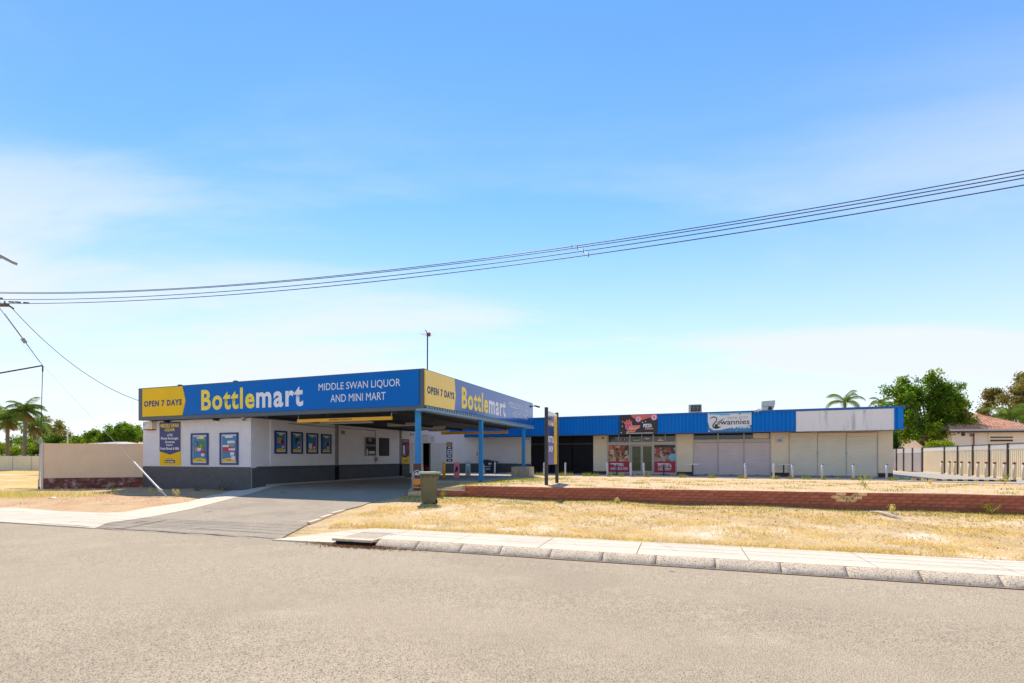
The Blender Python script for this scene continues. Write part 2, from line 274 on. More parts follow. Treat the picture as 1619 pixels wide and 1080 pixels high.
class MB:
    def __init__(s): s.v = []; s.f = []; s.sm = False
    def add(s, vs, fs):
        n = len(s.v); s.v += [tuple(a) for a in vs]; s.f += [tuple(i + n for i in f) for f in fs]; return s
    def box(s, x0, x1, y0, y1, z0, z1):
        return s.add([(x0,y0,z0),(x1,y0,z0),(x1,y1,z0),(x0,y1,z0),(x0,y0,z1),(x1,y0,z1),(x1,y1,z1),(x0,y1,z1)], [(0,3,2,1),(4,5,6,7),(0,1,5,4),(1,2,6,5),(2,3,7,6),(3,0,4,7)])
    def bbox(s, x0, x1, y0, y1, z0, z1, b=0.01):
        bm = bmesh.new(); bmesh.ops.create_cube(bm, size=1)
        for v in bm.verts: v.co = Vector(((x0+x1)/2 + v.co.x*(x1-x0), (y0+y1)/2 + v.co.y*(y1-y0), (z0+z1)/2 + v.co.z*(z1-z0)))
        bmesh.ops.bevel(bm, geom=list(bm.edges), offset=b, segments=2, affect='EDGES', profile=.5)
        bm.verts.index_update(); s.add([v.co[:] for v in bm.verts], [[v.index for v in f.verts] for f in bm.faces]); bm.free(); return s
    def prism(s, pts, y0, y1):
        """outline in x,z (counter-clockwise seen from -y) pushed from y0 to y1"""
        n = len(pts); vs = [(x, y0, z) for x, z in pts] + [(x, y1, z) for x, z in pts]
        return s.add(vs, [tuple(range(n)), tuple(range(2*n-1, n-1, -1))] + [((i+1) % n, i, i+n, (i+1) % n + n) for i in range(n)])
    def slab(s, pts, z0, z1):
        n = len(pts); vs = [(x, y, z0) for x, y in pts] + [(x, y, z1) for x, y in pts]
        return s.add(vs, [tuple(range(n-1, -1, -1)), tuple(range(n, 2*n))] + [(i, (i+1) % n, (i+1) % n + n, i+n) for i in range(n)])
    def tube(s, pts, rs, n=8, cap=True):
        pts = [Vector(p) for p in pts]
        if not hasattr(rs, '__len__'): rs = [rs] * len(pts)
        vs = []; fs = []
        for i, p in enumerate(pts):
            d = (pts[min(i+1, len(pts)-1)] - pts[max(i-1, 0)]).normalized()
            a = d.orthogonal() if i == 0 else (a - d * a.dot(d)); a.normalize(); b = d.cross(a)
            vs += [p + (a * math.cos(2*math.pi*k/n) + b * math.sin(2*math.pi*k/n)) * rs[i] for k in range(n)]
        for i in range(len(pts)-1):
            for k in range(n): fs.append((i*n+k, i*n+(k+1) % n, (i+1)*n+(k+1) % n, (i+1)*n+k))
        if cap: fs.append(tuple(range(n-1, -1, -1))); fs.append(tuple(range((len(pts)-1)*n, len(pts)*n)))
        return s.add(vs, fs)
    def disc(s, cx, y0, y1, cz, r, n=20, rz=None):
        rz = rz or r; return s.prism([(cx + r*math.cos(2*math.pi*k/n), cz + rz*math.sin(2*math.pi*k/n)) for k in range(n)], y0, y1)
    def build(s, name, m, parent=None, smooth=False, label=None):
        me = bpy.data.meshes.new(name); o0 = BASE.get(parent.name, Vector((0, 0, 0))) if parent else Vector((0, 0, 0))
        me.from_pydata([(x-o0.x, y-o0.y, z-o0.z) for x, y, z in s.v], [], s.f); me.update()
        if smooth:
            me.polygons.foreach_set('use_smooth', [True]*len(me.polygons))
        me.materials.append(m if not isinstance(m, str) else M[m])
        o = bpy.data.objects.new(name, me); link(o, parent)
        if label: o['label'] = label
        return o
def copy_tree(o, parent=None):
    c = o.copy(); COL.objects.link(c)
    if parent: c.parent = parent; BASE[c.name] = BASE.get(parent.name, Vector((0,0,0)))
    else: BASE[c.name] = BASE.get(o.name, Vector((0,0,0)))
    for ch in list(o.children): copy_tree(ch, c)
    return c
def fast_mesh(name, co, quads, m, parent=None):
    me = bpy.data.meshes.new(name); co = np.asarray(co, np.float32); quads = np.asarray(quads, np.int32); k = quads.shape[1]
    me.vertices.add(len(co)); me.vertices.foreach_set('co', co.ravel())
    me.loops.add(quads.size); me.loops.foreach_set('vertex_index', quads.ravel())
    me.polygons.add(len(quads)); me.polygons.foreach_set('loop_start', np.arange(0, quads.size, k, dtype=np.int32))
    me.update(calc_edges=True); me.materials.append(M[m] if isinstance(m, str) else m)
    o = bpy.data.objects.new(name, me); link(o, parent); return o
def text(parent, body, x0, x1, z0, z1, y, m, bold=0.0, name='lettering', font_sp=1.0):
    """lettering fitted into a rectangle of a face, 6 mm proud"""
    cu = bpy.data.curves.new('t', 'FONT'); cu.body = body; cu.size = 1; cu.offset = bold; cu.extrude = 0.0; cu.resolution_u = 3; cu.space_character = font_sp
    if '\n' in body: cu.align_x = 'CENTER'
    o = bpy.data.objects.new('t', cu); me = bpy.data.meshes.new_from_object(o)
    bpy.data.objects.remove(o); bpy.data.curves.remove(cu)
    n = len(me.vertices); co = np.empty(n*3, np.float32); me.vertices.foreach_get('co', co); co = co.reshape(-1, 3)
    lo, hi = co.min(0), co.max(0)
    X = x0 + (co[:, 0]-lo[0])/(hi[0]-lo[0])*(x1-x0); Z = z0 + (co[:, 1]-lo[1])/(hi[1]-lo[1])*(z1-z0)
    b = BASE.get(parent.name, Vector((0,0,0)))
    me.vertices.foreach_set('co', np.stack([X-b.x, np.full(n, y-b.y), Z-b.z], 1).astype(np.float32).ravel()); me.update()
    me.materials.clear(); me.materials.append(M[m]); me.name = name
    ob = bpy.data.objects.new(name, me); link(ob, parent)
    return ob

def scrawl(parent, x0, x1, z0, z1, y, m, words=3):
    """print too small to read in the photograph: short ragged strips where the words stand"""
    n = words; g = (x1-x0)*.06; w = ((x1-x0)-g*(n-1))/n
    for i in range(n):
        a = x0+i*(w+g); MB().prism([(a, z0), (a+w*.55, z0), (a+w, z0+(z1-z0)*.08), (a+w*.96, z1), (a+w*.4, z1-(z1-z0)*.1), (a+w*.02, z1)], y-.001, y+.002).build('lettering', m, parent)

# ------------------------------------------------------------------ plan of the site
RD = Frame((-1.91, 9.59), R(-18.43))               # kerb line of the road
BS = Frame((-3.44, 19.73), R(-20.6))               # front corner of the bottle shop canopy, x along the street face
RW = Frame((-1.63, 17.5), math.atan2(12.35-17.5, 12.5+1.63)); RW_LEN = (Vector((12.5, 12.35))-Vector((-1.63, 17.5))).length
LB = Frame((21.14, 27.27), R(-23.2))               # right end of the long building's fascia
FR0 = BS.s(397, .55)                               # street wall's right corner
VW = Frame(BS.w(FR0, .55), R(-20.6+90))            # wall beside the drive-through
WALL_N = 1.2                                       # shop walls behind the long fascia
q1 = VW.w(VW.s(633), 0); q2 = LB.w(LB.s(763, WALL_N), WALL_N)
SP = Frame(q1, math.atan2(q2.y-q1.y, q2.x-q1.x)); SP_LEN = (q2-q1).length
def sstep(a, b, x):
    t = min(1, max(0, (x-a)/(b-a))); return t*t*(3-2*t)
def lerp(a, b, t): return a+(b-a)*t
def lin(x, xs, ys): return float(np.interp(x, xs, ys))
def bumpy(x, y): return .018*math.sin(x*1.7+y*.6)+.014*math.sin(y*2.3-x*.9)+.008*math.sin(x*4.1+y*3.7)
def h_ground(x, y):
    s, t = RD.loc((x, y))
    if t <= 0: return -0.06
    right = lin(t, [0, .2, .5, 1.5, 7.4, 60], [-.06, -.06, .07, .112, .37, .40])
    left = lin(t, [0, .05, 1.5, 6, 14, 60], [-.02, .0, .06, .15, .20, .22])
    drive = lin(t, [0, 9], [-.03, .345])
    if t > 1.6: right += bumpy(x, y)*.8; left += bumpy(x, y)
    tt = min(t, 11)
    a = sstep(-9.6-.5*tt, -8.3-.5*tt, s); b = sstep(-3.5-.23*tt, -2.3-.23*tt, s)
    if t < 1.6: b = sstep(-3.5, -1.2, s)
    return lerp(lerp(left, drive, a), right, b)
def h_terrace(x, y):
    wx, wy = RW.loc((x, y))
    m = sstep(-2.6, .2, wx); z0 = lerp(.47, .765+.05*max(0, min(wx, 20))/RW_LEN, m)
    z = lin(wy, [0, 3, 9, 14, 200], [z0, z0-.01, lerp(.55, .66, m), .585, .585])
    if .1 < wy < 12: z += bumpy(x, y)*.5
    return z
def gpx(px, py, zf):
    z = .3
    for _ in range(12):
        Y = (EYE-z)*FPX/(py-HZ); X = (px-CX)/FPX*Y; z = zf(X, Y)
    return Vector((X, Y))
def drape(name, poly, zf, off, m, grid=.5, skirt=.0, parent=None):
    pts = []; n = len(poly)
    for i in range(n):
        a = Vector(poly[i]); b = Vector(poly[(i+1) % n]); k = max(1, int((b-a).length/grid))
        pts += [a.lerp(b, j/k) for j in range(k)]
    nb = len(pts)
    P = np.array([p[:] for p in pts]); x0, y0 = P.min(0); x1, y1 = P.max(0)
    def inside(x, y):
        c = False; j = nb-1
        for i in range(nb):
            if (P[i,1] > y) != (P[j,1] > y) and x < (P[j,0]-P[i,0])*(y-P[i,1])/(P[j,1]-P[i,1])+P[i,0]: c = not c
            j = i
        return c
    gx = np.arange(x0, x1, grid); gy = np.arange(y0, y1, grid)
    for X in gx:
        for Y in gy:
            xx, yy = X+random.uniform(-.1, .1)*grid, Y+random.uniform(-.1, .1)*grid
            if inside(xx, yy) and np.min(np.abs(P-(xx, yy)).sum(1)) > grid*.4: pts.append(Vector((xx, yy)))
    vs, es, fs, *_ = delaunay_2d_cdt(pts, [(i, (i+1) % nb) for i in range(nb)], [list(range(nb))], 1, 1e-5)
    mb = MB(); co = [(v.x, v.y, zf(v.x, v.y)+off) for v in vs]
    fl = []
    for f in fs:
        a, b, c = [Vector(co[i]) for i in f[:3]]
        fl.append(tuple(f) if (b-a).cross(c-a).z > 0 else tuple(reversed(f)))
    if skirt:
        k = len(co); ext = [(p.x, p.y, zf(p.x, p.y)+off) for p in pts[:nb]] + [(p.x, p.y, zf(p.x, p.y)+off-skirt) for p in pts[:nb]]
        co += ext; fl += [(k+i, k+(i+1) % nb, k+nb+(i+1) % nb, k+nb+i) for i in range(nb)]
    mb.v = co; mb.f = fl
    o = mb.build(name, m, parent, smooth=not skirt)
    if parent is None: o['kind'] = 'structure'
    return o

# ------------------------------------------------------------------ ground, road, paths
def big_ground():
    S = np.concatenate([[-900, -400, -200, -120, -80, -60, -45], np.arange(-38, 26, .5), [30, 40, 60, 90, 150, 300, 900]])
    T = np.concatenate([[-.4, -.02, .0, .05], np.arange(.5, 30, .5), [33, 40, 50, 70, 100, 200, 500, 1200]])
    mb = MB(); nT = len(T)
    for s in S:
        for t in T:
            p = RD.w(s, t); mb.v.append((p.x, p.y, h_ground(p.x, p.y)))
    for i in range(len(S)-1):
        for j in range(nT-1): mb.f.append((i*nT+j, (i+1)*nT+j, (i+1)*nT+j+1, i*nT+j+1))
    o = mb.build('ground', 'lawn', None, smooth=True); o['kind'] = 'structure'
big_ground()
def road():
    mb = MB(); S = [-400, -100, -40, -20, -10, 0, 10, 20, 40, 100, 400]; T = [-60, -12, -6, -3, -1, -.0]; Z = [-.1, .02, .03, .02, .008, 0]
    for s in S:
        for t, z in zip(T, Z): p = RD.w(s, t); mb.v.append((p.x, p.y, z))
    n = len(T)
    for i in range(len(S)-1):
        for j in range(n-1): mb.f.append((i*n+j, (i+1)*n+j, (i+1)*n+j+1, i*n+j+1))
    mb.build('road', 'asphalt', None, smooth=True)['kind'] = 'structure'
road()
# terrace behind the low brick wall
ter = [RW.w(-.05, .1), RW.w(45, .1), RW.w(75, 60), RW.w(-2, 60), LB.w(-26, 6), BS.w(-2.4, 8), BS.w(-2.35, 4.1), BS.w(-1.2, .9), RW.w(-2.35, .12), RW.w(-.9, .1)]
drape('terrace_ground', [tuple(p) for p in ter], h_terrace, 0, 'sand', grid=.8, skirt=.35)
# driveway, concrete path, soil on the left
drv_px = [(437,853),(150,837.5),(170,829),(240,819),(300,807),(365,790),(405,779)]
drv = [tuple(gpx(x, y, h_ground)) for x, y in drv_px] + [tuple(VW.w(1.5, -.35)), tuple(VW.w(VW.s(633), -.25)), tuple(SP.w(2.5, -.4)), tuple(BS.w(-3.2, 8)), tuple(BS.w(-2.2, 4.0)), tuple(BS.w(-.9, .6))] + [tuple(gpx(x, y, h_ground)) for x, y in [(640,785),(590,794),(572,801),(540,809),(490,829)]]
drv[0] = tuple(RD.w(RD.s(437), -.02)); drv[1] = tuple(RD.w(RD.s(150), -.02))
drape('driveway', drv, h_ground, .035, 'drive', grid=.45, skirt=.12)
pth_px = [(149,837),(60,830),(0,826),(-120,818)]
pth_far = [(-120,799),(0,805),(80,809.5),(160,814.5),(200,811.5),(240,804),(265,800.5),(300,795),(320,789),(345,783),(393,771.5)]
pth = [tuple(RD.w(RD.s(x), .01)) for x, y in pth_px] + [tuple(gpx(x, y, h_ground)) for x, y in pth_far] + [tuple(VW.w(1.5, -.36))] + [tuple(gpx(x, y, h_ground)) for x, y in [(404.5,779.5),(364.5,790.5),(299,807.5),(239,819.5),(169,829.5)]]
drape('concrete_path', pth, h_ground, .045, 'concrete', grid=.45, skirt=.12)
so = [tuple(gpx(x, y, h_ground)) for x, y in [(-200,797),(0,805),(80,809.5),(160,814.5),(200,811.5),(240,804),(265,800.5),(300,795),(320,789),(345,783),(388,772.5)]] + [tuple(BS.w(-9.6, .5)), tuple(BS.w(-16.2, .5)), tuple(BS.w(-16.3, .55)), (-23.5, 24.2), (-40, 27)]
drape('bare_soil', so, h_ground, .015, 'soil', grid=.5)
drape('side_lawn', [(-300, 34), (-24, 25.5), (-19, 30), (-19, 140), (-300, 140)], h_ground, .02, 'far_grass', grid=4)
drape('side_path', [(-120, 46.5), (-18, 41.5), (-18, 42.6), (-120, 47.8)], h_ground, .035, 'concrete', grid=2)
edg = [gpx(x, y, h_ground) for x, y in [(488, 830), (507, 822.5), (525, 815), (543, 808.5)]]
mb = MB()
for i in range(len(edg)-1):
    d = (edg[i+1]-edg[i]).normalized(); nn = Vector((-d.y, d.x))*.055; a, b = edg[i]+d*.01, edg[i+1]-d*.01
    mb.slab([tuple(a+nn), tuple(a-nn), tuple(b-nn), tuple(b+nn)], h_ground(*a)-.1, h_ground(*a)+.075)
e_ = mb.build('edging_strip', 'concrete', None); e_['kind'] = 'structure'
# shop slab and paving
slab_poly = [BS.w(-2.3, 4.05), BS.w(-.05, 5.2), BS.w(.45, 12.5), LB.w(-20, -2.9), LB.w(.4, -2.9), LB.w(.4, 4), LB.w(-20, 4), LB.w(-25, 3), SP.w(SP_LEN, .3), SP.w(1.2, .3), BS.w(-3.3, 7.6)]
drape('shop_slab', [tuple(p) for p in slab_poly], lambda x, y: .615, 0, 'slabc', grid=1.2, skirt=.35)
drape('car_park', [tuple(LB.w(x, y)) for x, y in [(.5, 14), (.5, -2.95), (-1.8, -2.95), (-1, -4.4), (6, -6.2), (40, -16), (40, 20)]], h_terrace, .03, 'carpark', grid=1.5, skirt=.1)

# footpath slabs and kerb stones
fp = setting('footpath')
J = [-3.35, -1.78, -.83] + [.70 + 1.722*i for i in range(0, 12)]
for i in range(len(J)-1):
    a, b = J[i]+.008, J[i+1]-.008
    mb = MB(); strips = [.20, .56, .87, 1.17, 1.46] if i > 1 else ([.02, .4, .8, 1.17, 1.46] if i == 0 else [.15, .4, .8, 1.17, 1.46])
    z0 = lin(a, [-3.35, -1.7], [.04, .135]); z1 = lin(b, [-3.35, -1.7], [.04, .135])
    for k in range(4):
        t0, t1 = strips[k]+.003, strips[k+1]-.003
        cc = [RD.w(a, t0), RD.w(b, t0), RD.w(b, t1), RD.w(a, t1)]; zz = [z0, z1, z1, z0]
        if i == 0: zz = [z0*lin(t0, [0, 1.46], [.3, 1.2]), z1*lin(t0, [0, 1.46], [.3, 1]), z1*lin(t1, [0, 1.46], [.3, 1]), z0*lin(t1, [0, 1.46], [.3, 1.2])]
        if i == 0: cc[3] = RD.w(a+.55*t1, t1); cc[0] = RD.w(a+.55*t0, t0)
        vs = [(p.x, p.y, -.05) for p in cc] + [(p.x, p.y, z+random.uniform(-.002, .002)) for p, z in zip(cc, zz)]
        mb.add(vs, [(4,5,6,7),(0,1,5,4),(1,2,6,5),(2,3,7,6),(3,0,4,7)])
    mb.build('slab', 'concrete', fp)
kb = setting('kerb')
s = -.82; k = 0
while s < 20:
    ln = .86*random.uniform(.9, 1.1); mb = MB(); n = 14; prof = [(0, -.01), (.012, .022), (.08, .072), (.15, .119), (.196, .134)]
    co = []
    for i in range(n+1):
        ss = s+.006+(ln-.012)*i/n
        for j, (t, z) in enumerate(prof):
            e = random.uniform(-.007, .007) if 0 < j < 4 else 0
            if i in (0, n): t += .012 if j < 4 else 0; z -= .008
            p = RD.w(ss, t+e); co.append((p.x, p.y, z+random.uniform(-.004, .003)*(j in (1, 2, 3))))
    m_ = len(prof); fs = [(i*m_+j, (i+1)*m_+j, (i+1)*m_+j+1, i*m_+j+1) for i in range(n) for j in range(m_-1)]
    fs += [tuple(range(m_)), tuple(n*m_+j for j in range(m_-1, -1, -1))]
    mb.add(co, fs); mb.build('kerb_stone', 'kerb', kb, smooth=True); s += ln
# gutter dirt strip
drape('gutter_dirt', [tuple(RD.w(x, y)) for x, y in [(-1.5, -.16), (-.6, -.07), (1, -.04), (3, -.06), (5, -.04), (8, -.05), (14, -.05), (14, .02), (-.6, .02), (-2.2, .03)]], lambda x, y: .012, 0, 'dirt', grid=.4)
# tyre marks and seams on the driveway apron
for nm, a, b, w, mm in (('tyre_mark', (192, 838.5), (262, 824.5), .16, 'tar'), ('tyre_mark', (212, 829), (232, 826.5), .10, 'tar'), ('tyre_mark', (322, 812), (336, 810), .09, 'tar'), ('tar_seam', (150, 838), (437, 853.5), .05, 'tar'), ('tar_seam', (240, 833), (430, 845.5), .025, 'tar'), ('tar_seam', (262, 826), (400, 832), .022, 'tar'), ('tar_seam', (60, 833), (210, 841), .03, 'dirt'), ('road_crack', (532, 1056), (572, 992), .014, 'tar'), ('road_crack', (572, 992), (640, 965), .010, 'tar'), ('road_crack', (860, 960), (900, 1010), .010, 'tar'), ('road_crack', (1080, 985), (1200, 975), .010, 'tar'), ('oil_stain', (172, 885), (182, 885.6), .05, 'print_black'), ('oil_stain', (1058, 910), (1067, 911.5), .03, 'print_black')):
    p0, p1 = gpx(*a, h_ground), gpx(*b, h_ground); d = (p1-p0); nn = Vector((-d.y, d.x)).normalized(); L1, L2 = [], []
    for i in range(13): f = i/12; p = p0.lerp(p1, f); ww = w*(.35+.65*math.sin(math.pi*(.1+.8*f)))*random.uniform(.7, 1.2); L1.append(p+nn*ww/2); L2.append(p-nn*ww/2)
    drape(nm, [tuple(p) for p in L2+L1[::-1]], lambda x, y: (h_ground(x, y)+.041 if RD.loc((x, y))[1] > .03 else .0125), 0, mm, grid=.4)
for a, b, r1, r2 in ((-5.2, 2.2, .45, .25), (-6.5, 4.5, .3, .5), (-4.2, 6.5, .5, .3), (-6.0, 8.2, .35, .4), (-5.6, -1.5, .25, .14), (-7.3, 1.0, .2, .3)):
    drape('oil_stain', [tuple(BS.w(a+math.cos(k*.52)*r1*random.uniform(.6, 1.2), b+math.sin(k*.52)*r2*random.uniform(.6, 1.2))) for k in range(12)], h_ground, .039, 'tar', grid=.3)
# drain pit beside the driveway
dp0, dp1 = RD.s(527), RD.s(590)
t = thing('drain_pit', 'concrete drain pit lid over a dark gutter opening beside the driveway', 'drain', RD, ((dp0+dp1)/2, .1, 0))
MB().bbox(dp0, dp1, -.05, .14, .085, .135, .012).build('lintel', 'kerb', t)
MB().box(dp0+.05, dp1-.05, .02, .15, -.04, .084).build('opening', 'void', t)
mb = MB()
for i in range(15):
    y = .22+i*.045
    mb.box(dp0+.12, dp1-.1, y, y+.02, .132, .146)
mb.build('grate', 'concrete', t)
mb = MB(); mb.box(dp0+.1, dp1-.08, .15, .95, .125, .139); mb.build('lid', 'concrete', t)

# ------------------------------------------------------------------ low brick retaining wall
rw = thing('retaining_wall', 'long low red painted brick retaining wall between the dry verge and the terrace', 'wall', RW, (0, 0, 0))
BL, BH, BD = .242, .083, .11
def brick_mesh(nm, L_, H_, D_, m):
    mb = MB(); mb.bbox(-L_/2, L_/2, -D_/2, D_/2, -H_/2, H_/2, .006); o = mb.build(nm, m, None); me = o.data; bpy.data.objects.remove(o); return me
bmesh_red = brick_mesh('brick', BL, BH-.004, BD, 'brick'); bmesh_core = brick_mesh('brick', BL, BH-.006, BD, 'brick_core')
slope = .05/RW_LEN
hole = RW.s(1341); cnt = 0; rest = MB()
LEN = RW_LEN+4
for row in range(6):
    x = -.05-(row % 2)*.0
    off = (row % 2)*BL/2
    i = 0
    while True:
        xc = off+i*(BL+.004)+BL/2; i += 1
        if xc > LEN: break
        zc = .765-.002+slope*xc-(row+.5)*(BH+.004)
        zg = h_ground(*RW.w(xc, -.1))
        if zc < zg-.06: continue
        d = abs(xc-hole)
        broken = (row == 0 and -.30 < xc-hole < .33) or (row == 1 and -.40 < xc-hole < .42) or (row == 2 and -.24 < xc-hole < .24)
        if row == 0 and d < .09: continue
        if broken:
            rec = .0
            o = bpy.data.objects.new('broken_brick', bmesh_core); link(o, rw); o.location = (xc, BD/2+rec+random.uniform(-.004, .007), zc); o.rotation_euler = (0, random.uniform(-.03, .03), random.uniform(-.12, .12)); o.scale = (random.uniform(.7, 1.0), 1, random.uniform(.8, 1.0)); o['label'] = 'broken pale brick with its yellow core exposed'
            continue
        yo = BD/2+random.uniform(-.004, .004)
        if cnt < 292 and row < 4:
            o = bpy.data.objects.new('brick', bmesh_red); link(o, rw); o.location = (xc, yo, zc); o.rotation_euler = (0, random.uniform(-.006, .006), random.uniform(-.01, .01)); cnt += 1
        else: rest.box(xc-BL/2, xc+BL/2, yo-BD/2, yo+BD/2, zc-BH/2+.002, zc+BH/2-.002)
rest.build('brickwork', 'brick', rw)['kind'] = 'stuff'
mb = MB(); n = 60
for i in range(n):
    xa, xb = -.0+LEN*i/n, LEN*(i+1)/n
    mb.add([(xa, .013, -.1), (xb, .013, -.1), (xb, .013, .757+slope*xb), (xa, .013, .757+slope*xa), (xa, .2, .757+slope*xa), (xb, .2, .757+slope*xb)], [(0,1,2,3), (3,2,5,4)])
mb.add([(0,.01,-.1),(0,.01,.757),(0,.2,.757),(0,.2,-.1)], [(0,1,2,3)])
mb.build('mortar_core', 'mortar', rw)
mb = MB()
for dx, dz in ((-.2, -.045), (.16, -.045), (.22, -.05), (.27, -.04), (-.1, -.13), (-.03, -.135), (.1, -.13), (.04, -.21), (-.05, -.21), (-.24, -.04)):
    mb.box(hole+dx-.007, hole+dx+.007, -.003, .04, .765+dz-.03, .765+dz+.025)
mb.build('brick_hole', 'void', rw)
zt_ = .755+slope*hole
MB().prism([(hole-.42, zt_-.125), (hole-.26, zt_-.19), (hole-.08, zt_-.27), (hole+.1, zt_-.28), (hole+.22, zt_-.20), (hole+.42, zt_-.13), (hole+.36, zt_-.02), (hole+.14, zt_-.01), (hole+.06, zt_-.09), (hole-.08, zt_-.09), (hole-.12, zt_-.01), (hole-.3, zt_-.03)], .0085, .03).build('broken_face', 'brick_core', rw)
# the lower step at its left end
t = thing('wall_step', 'low stepped end of the red brick wall beside the bin', 'wall', RW, (-1, 0, .4))
for row in range(3):
    for i in range(9):
        xc = RW.s(686)+(row % 2)*BL/2+i*(BL+.004)+BL/2
        if xc > -.1: continue
        o = bpy.data.objects.new('brick', bmesh_red); link(o, t); o.location = (xc+1, BD/2+random.uniform(-.004, .004), .585-(row+.5)*(BH+.004)-.4)
mb = MB(); mb.box(RW.s(686)+.01, -.02, .012, .12, .1, .578); mb.build('mortar_core', 'mortar', t)
mb = MB(); mb.box(RW.s(686)-.03, -.0, -.008, .16, .586, .612); mb.build('capping', 'concrete', t)

# ------------------------------------------------------------------ bottle shop
GZ = .05
Zs = dict(dado=1.29, soff=3.60, s0=3.77, s1=5.18, top=5.22)
A0 = -16.45; BLEN = 13.5
bs = thing('bottle_shop', 'pale grey brick bottle shop with charcoal base and drive-through under a deep flat canopy', 'shop', BS, (-8, 3, 0))
wl0 = BS.s(226.5, .55)
def course_wall(F, x0, x1, n, z0, z1, m, parent, individual, L_=.395, H_=.115, face=.012):
    """painted brickwork with recessed joints on a face at depth n"""
    rows = int((z1-z0)/H_); H2 = (z1-z0)/rows; mb = MB(); me = None; c = 0
    if individual:
        b = MB(); b.bbox(-L_/2+.004, L_/2-.004, 0, face+.03, -H2/2+.004, H2/2-.004, .004); ob = b.build('brick', m, None); me = ob.data; bpy.data.objects.remove(ob)
    b0 = BASE[parent.name]
    for r in range(rows):
        x = x0-(r % 2)*L_/2
        while x < x1-.02:
            xa, xb = max(x, x0), min(x+L_, x1); x += L_
            if xb-xa < .03: continue
            dz = z0+(r+.5)*H2; yo = n-face+random.uniform(-.0025, .0025)
            if me and c < 290 and xb-xa > L_*.95:
                o = bpy.data.objects.new('brick', me); link(o, parent); o.location = ((xa+xb)/2-b0.x, yo-b0.y, dz-b0.z); c += 1
            else: mb.box(xa+.004, xb-.004, yo, n+.02, dz-H2/2+.004, dz+H2/2-.004)
    if mb.v: mb.build('brickwork', m, parent)['kind'] = 'stuff'
bw = MB().box(wl0, FR0, .551, 6, GZ-.2, Zs['soff']-.002).build('street_wall', 'paint_wall', bs)
course_wall(BS, wl0, FR0, .55, Zs['dado'], Zs['soff']-.01, 'paint_wall', bw, False)
db = MB().box(wl0+.002, FR0-.002, .545, .6, GZ-.15, Zs['dado']-.001).build('base_wall', 'dado', bs)
course_wall(BS, wl0, FR0, .54, GZ, Zs['dado']-.003, 'dado', db, True)
# drive-through side wall, in the frame of that wall but stored under the shop: give it its own thing frame
def to_bs(F, x, y): return BS.loc(F.w(x, y))
class FMB(MB):
    """mesh given in another frame, written into the bottle shop's frame"""
    def __init__(s, F): super().__init__(); s.F = F
    def add(s, vs, fs):
        out = []
        for x, y, z in vs: a, b = to_bs(s.F, x, y); out.append((a, b, z))
        return super().add(out, fs)
VL = VW.s(633); v427 = VW.s(427)
FMB(VW).box(.0, VL, .002, .35, 0, 3.598).build('drive_wall', 'paint_wall', bs)
FMB(VW).box(v427, VL, -.05, .0015, Zs['dado']+.02, 3.597).build('wall_facing', 'paint_wall', bs)
FMB(VW).box(.02, VL, -.06, .0, 0, Zs['dado']-.04).build('drive_base', 'dado', bs)
FMB(VW).box(.3, VL+1.2, -.16, .0, Zs['dado']-.039, Zs['dado']+.018).build('ledge', 'dado', bs)
for a, b in ((528.5, 533.5), (630.5, 633.5)):
    FMB(VW).box(VW.s(a), VW.s(b), -.09, -.052, Zs['dado']+.02, 3.596).build('pilaster', mat('pilaster_taupe', (.26, .24, .225), .6) if 'pil' not in M else M['pil'], bs)
    FMB(VW).box(VW.s(a), VW.s(b), -.12, -.061, .1, Zs['dado']-.04).build('pilaster_base', 'black', bs)
FMB(VW).box(.8, VL, -.34, -.06, .2, .46).build('wall_kerb', 'slabc', bs)
# splayed entrance wall
e0, e1, e2, e3, e4, e5 = [SP.s(p) for p in (647, 664, 668.5, 680.5, 683, 704)]
hz = SP.z(675, 700.5)
FMB(SP).box(0, e2, .0, .25, 0, 3.615).build('entrance_wall', 'paint_wall', bs)
FMB(SP).box(e3, SP_LEN, .0, .25, 0, 3.615).build('entrance_wall', 'paint_wall', bs)
FMB(SP).box(e2, e3, .0, .25, hz, 3.615).build('entrance_header', 'paint_wall', bs)
FMB(SP).box(0, e2-.3, -.03, -.001, .3, Zs['dado']).build('entrance_base', 'dado', bs)
FMB(SP).box(e5, SP_LEN, -.03, -.001, .3, Zs['dado']).build('entrance_base', 'dado', bs)
mb = FMB(SP); mb.box(e2-.3, e2-.302, .25, 4, .3, hz+.3); mb.box(e3+.6, e3+.602, .25, 4, .3, hz+.3); mb.box(e2-.3, e3+.6, 4, 4.01, .3, hz+.3); mb.box(e2-.3, e3+.6, .25, 4, hz+.3, hz+.31)
mb.build('entrance_room', 'void', bs)
def slat_door(x0, x1, z0, z1):
    d = FMB(SP).box(x0, x1, -.03, -.002, z0, z1).build('sliding_shutter', 'white_metal', bs)
    n = max(3, int((x1-x0)/.17))
    for i in range(n):
        x = x0+(x1-x0)*(i+.5)/n; FMB(SP).box(x-.045, x+.045, -.055, -.031, z0, z1).build('slat', 'white_metal', d)
slat_door(e0, e2-.06, .64, hz); slat_door(e4, e5, .64, hz)
FMB(SP).box(e3, e4, -.06, .2, .62, hz+.04).build('door_jamb', 'white_metal', bs)
FMB(SP).box(e2-.06, e2, -.06, .2, .62, hz+.04).build('door_jamb', 'white_metal', bs)
g = FMB(SP).box(SP.s(668.5), SP.s(677.5), -.03, -.001, SP.z(673, 698), SP.z(673, 688.5)).build('vent_grille', 'dark_metal', bs)
for i in range(6):
    x = lerp(SP.s(668.5), SP.s(677.5), (i+.5)/6); FMB(SP).box(x-.05, x+.03, -.045, -.031, SP.z(673, 697.5), SP.z(673, 689)).build('vent_slat', 'white_metal', g)
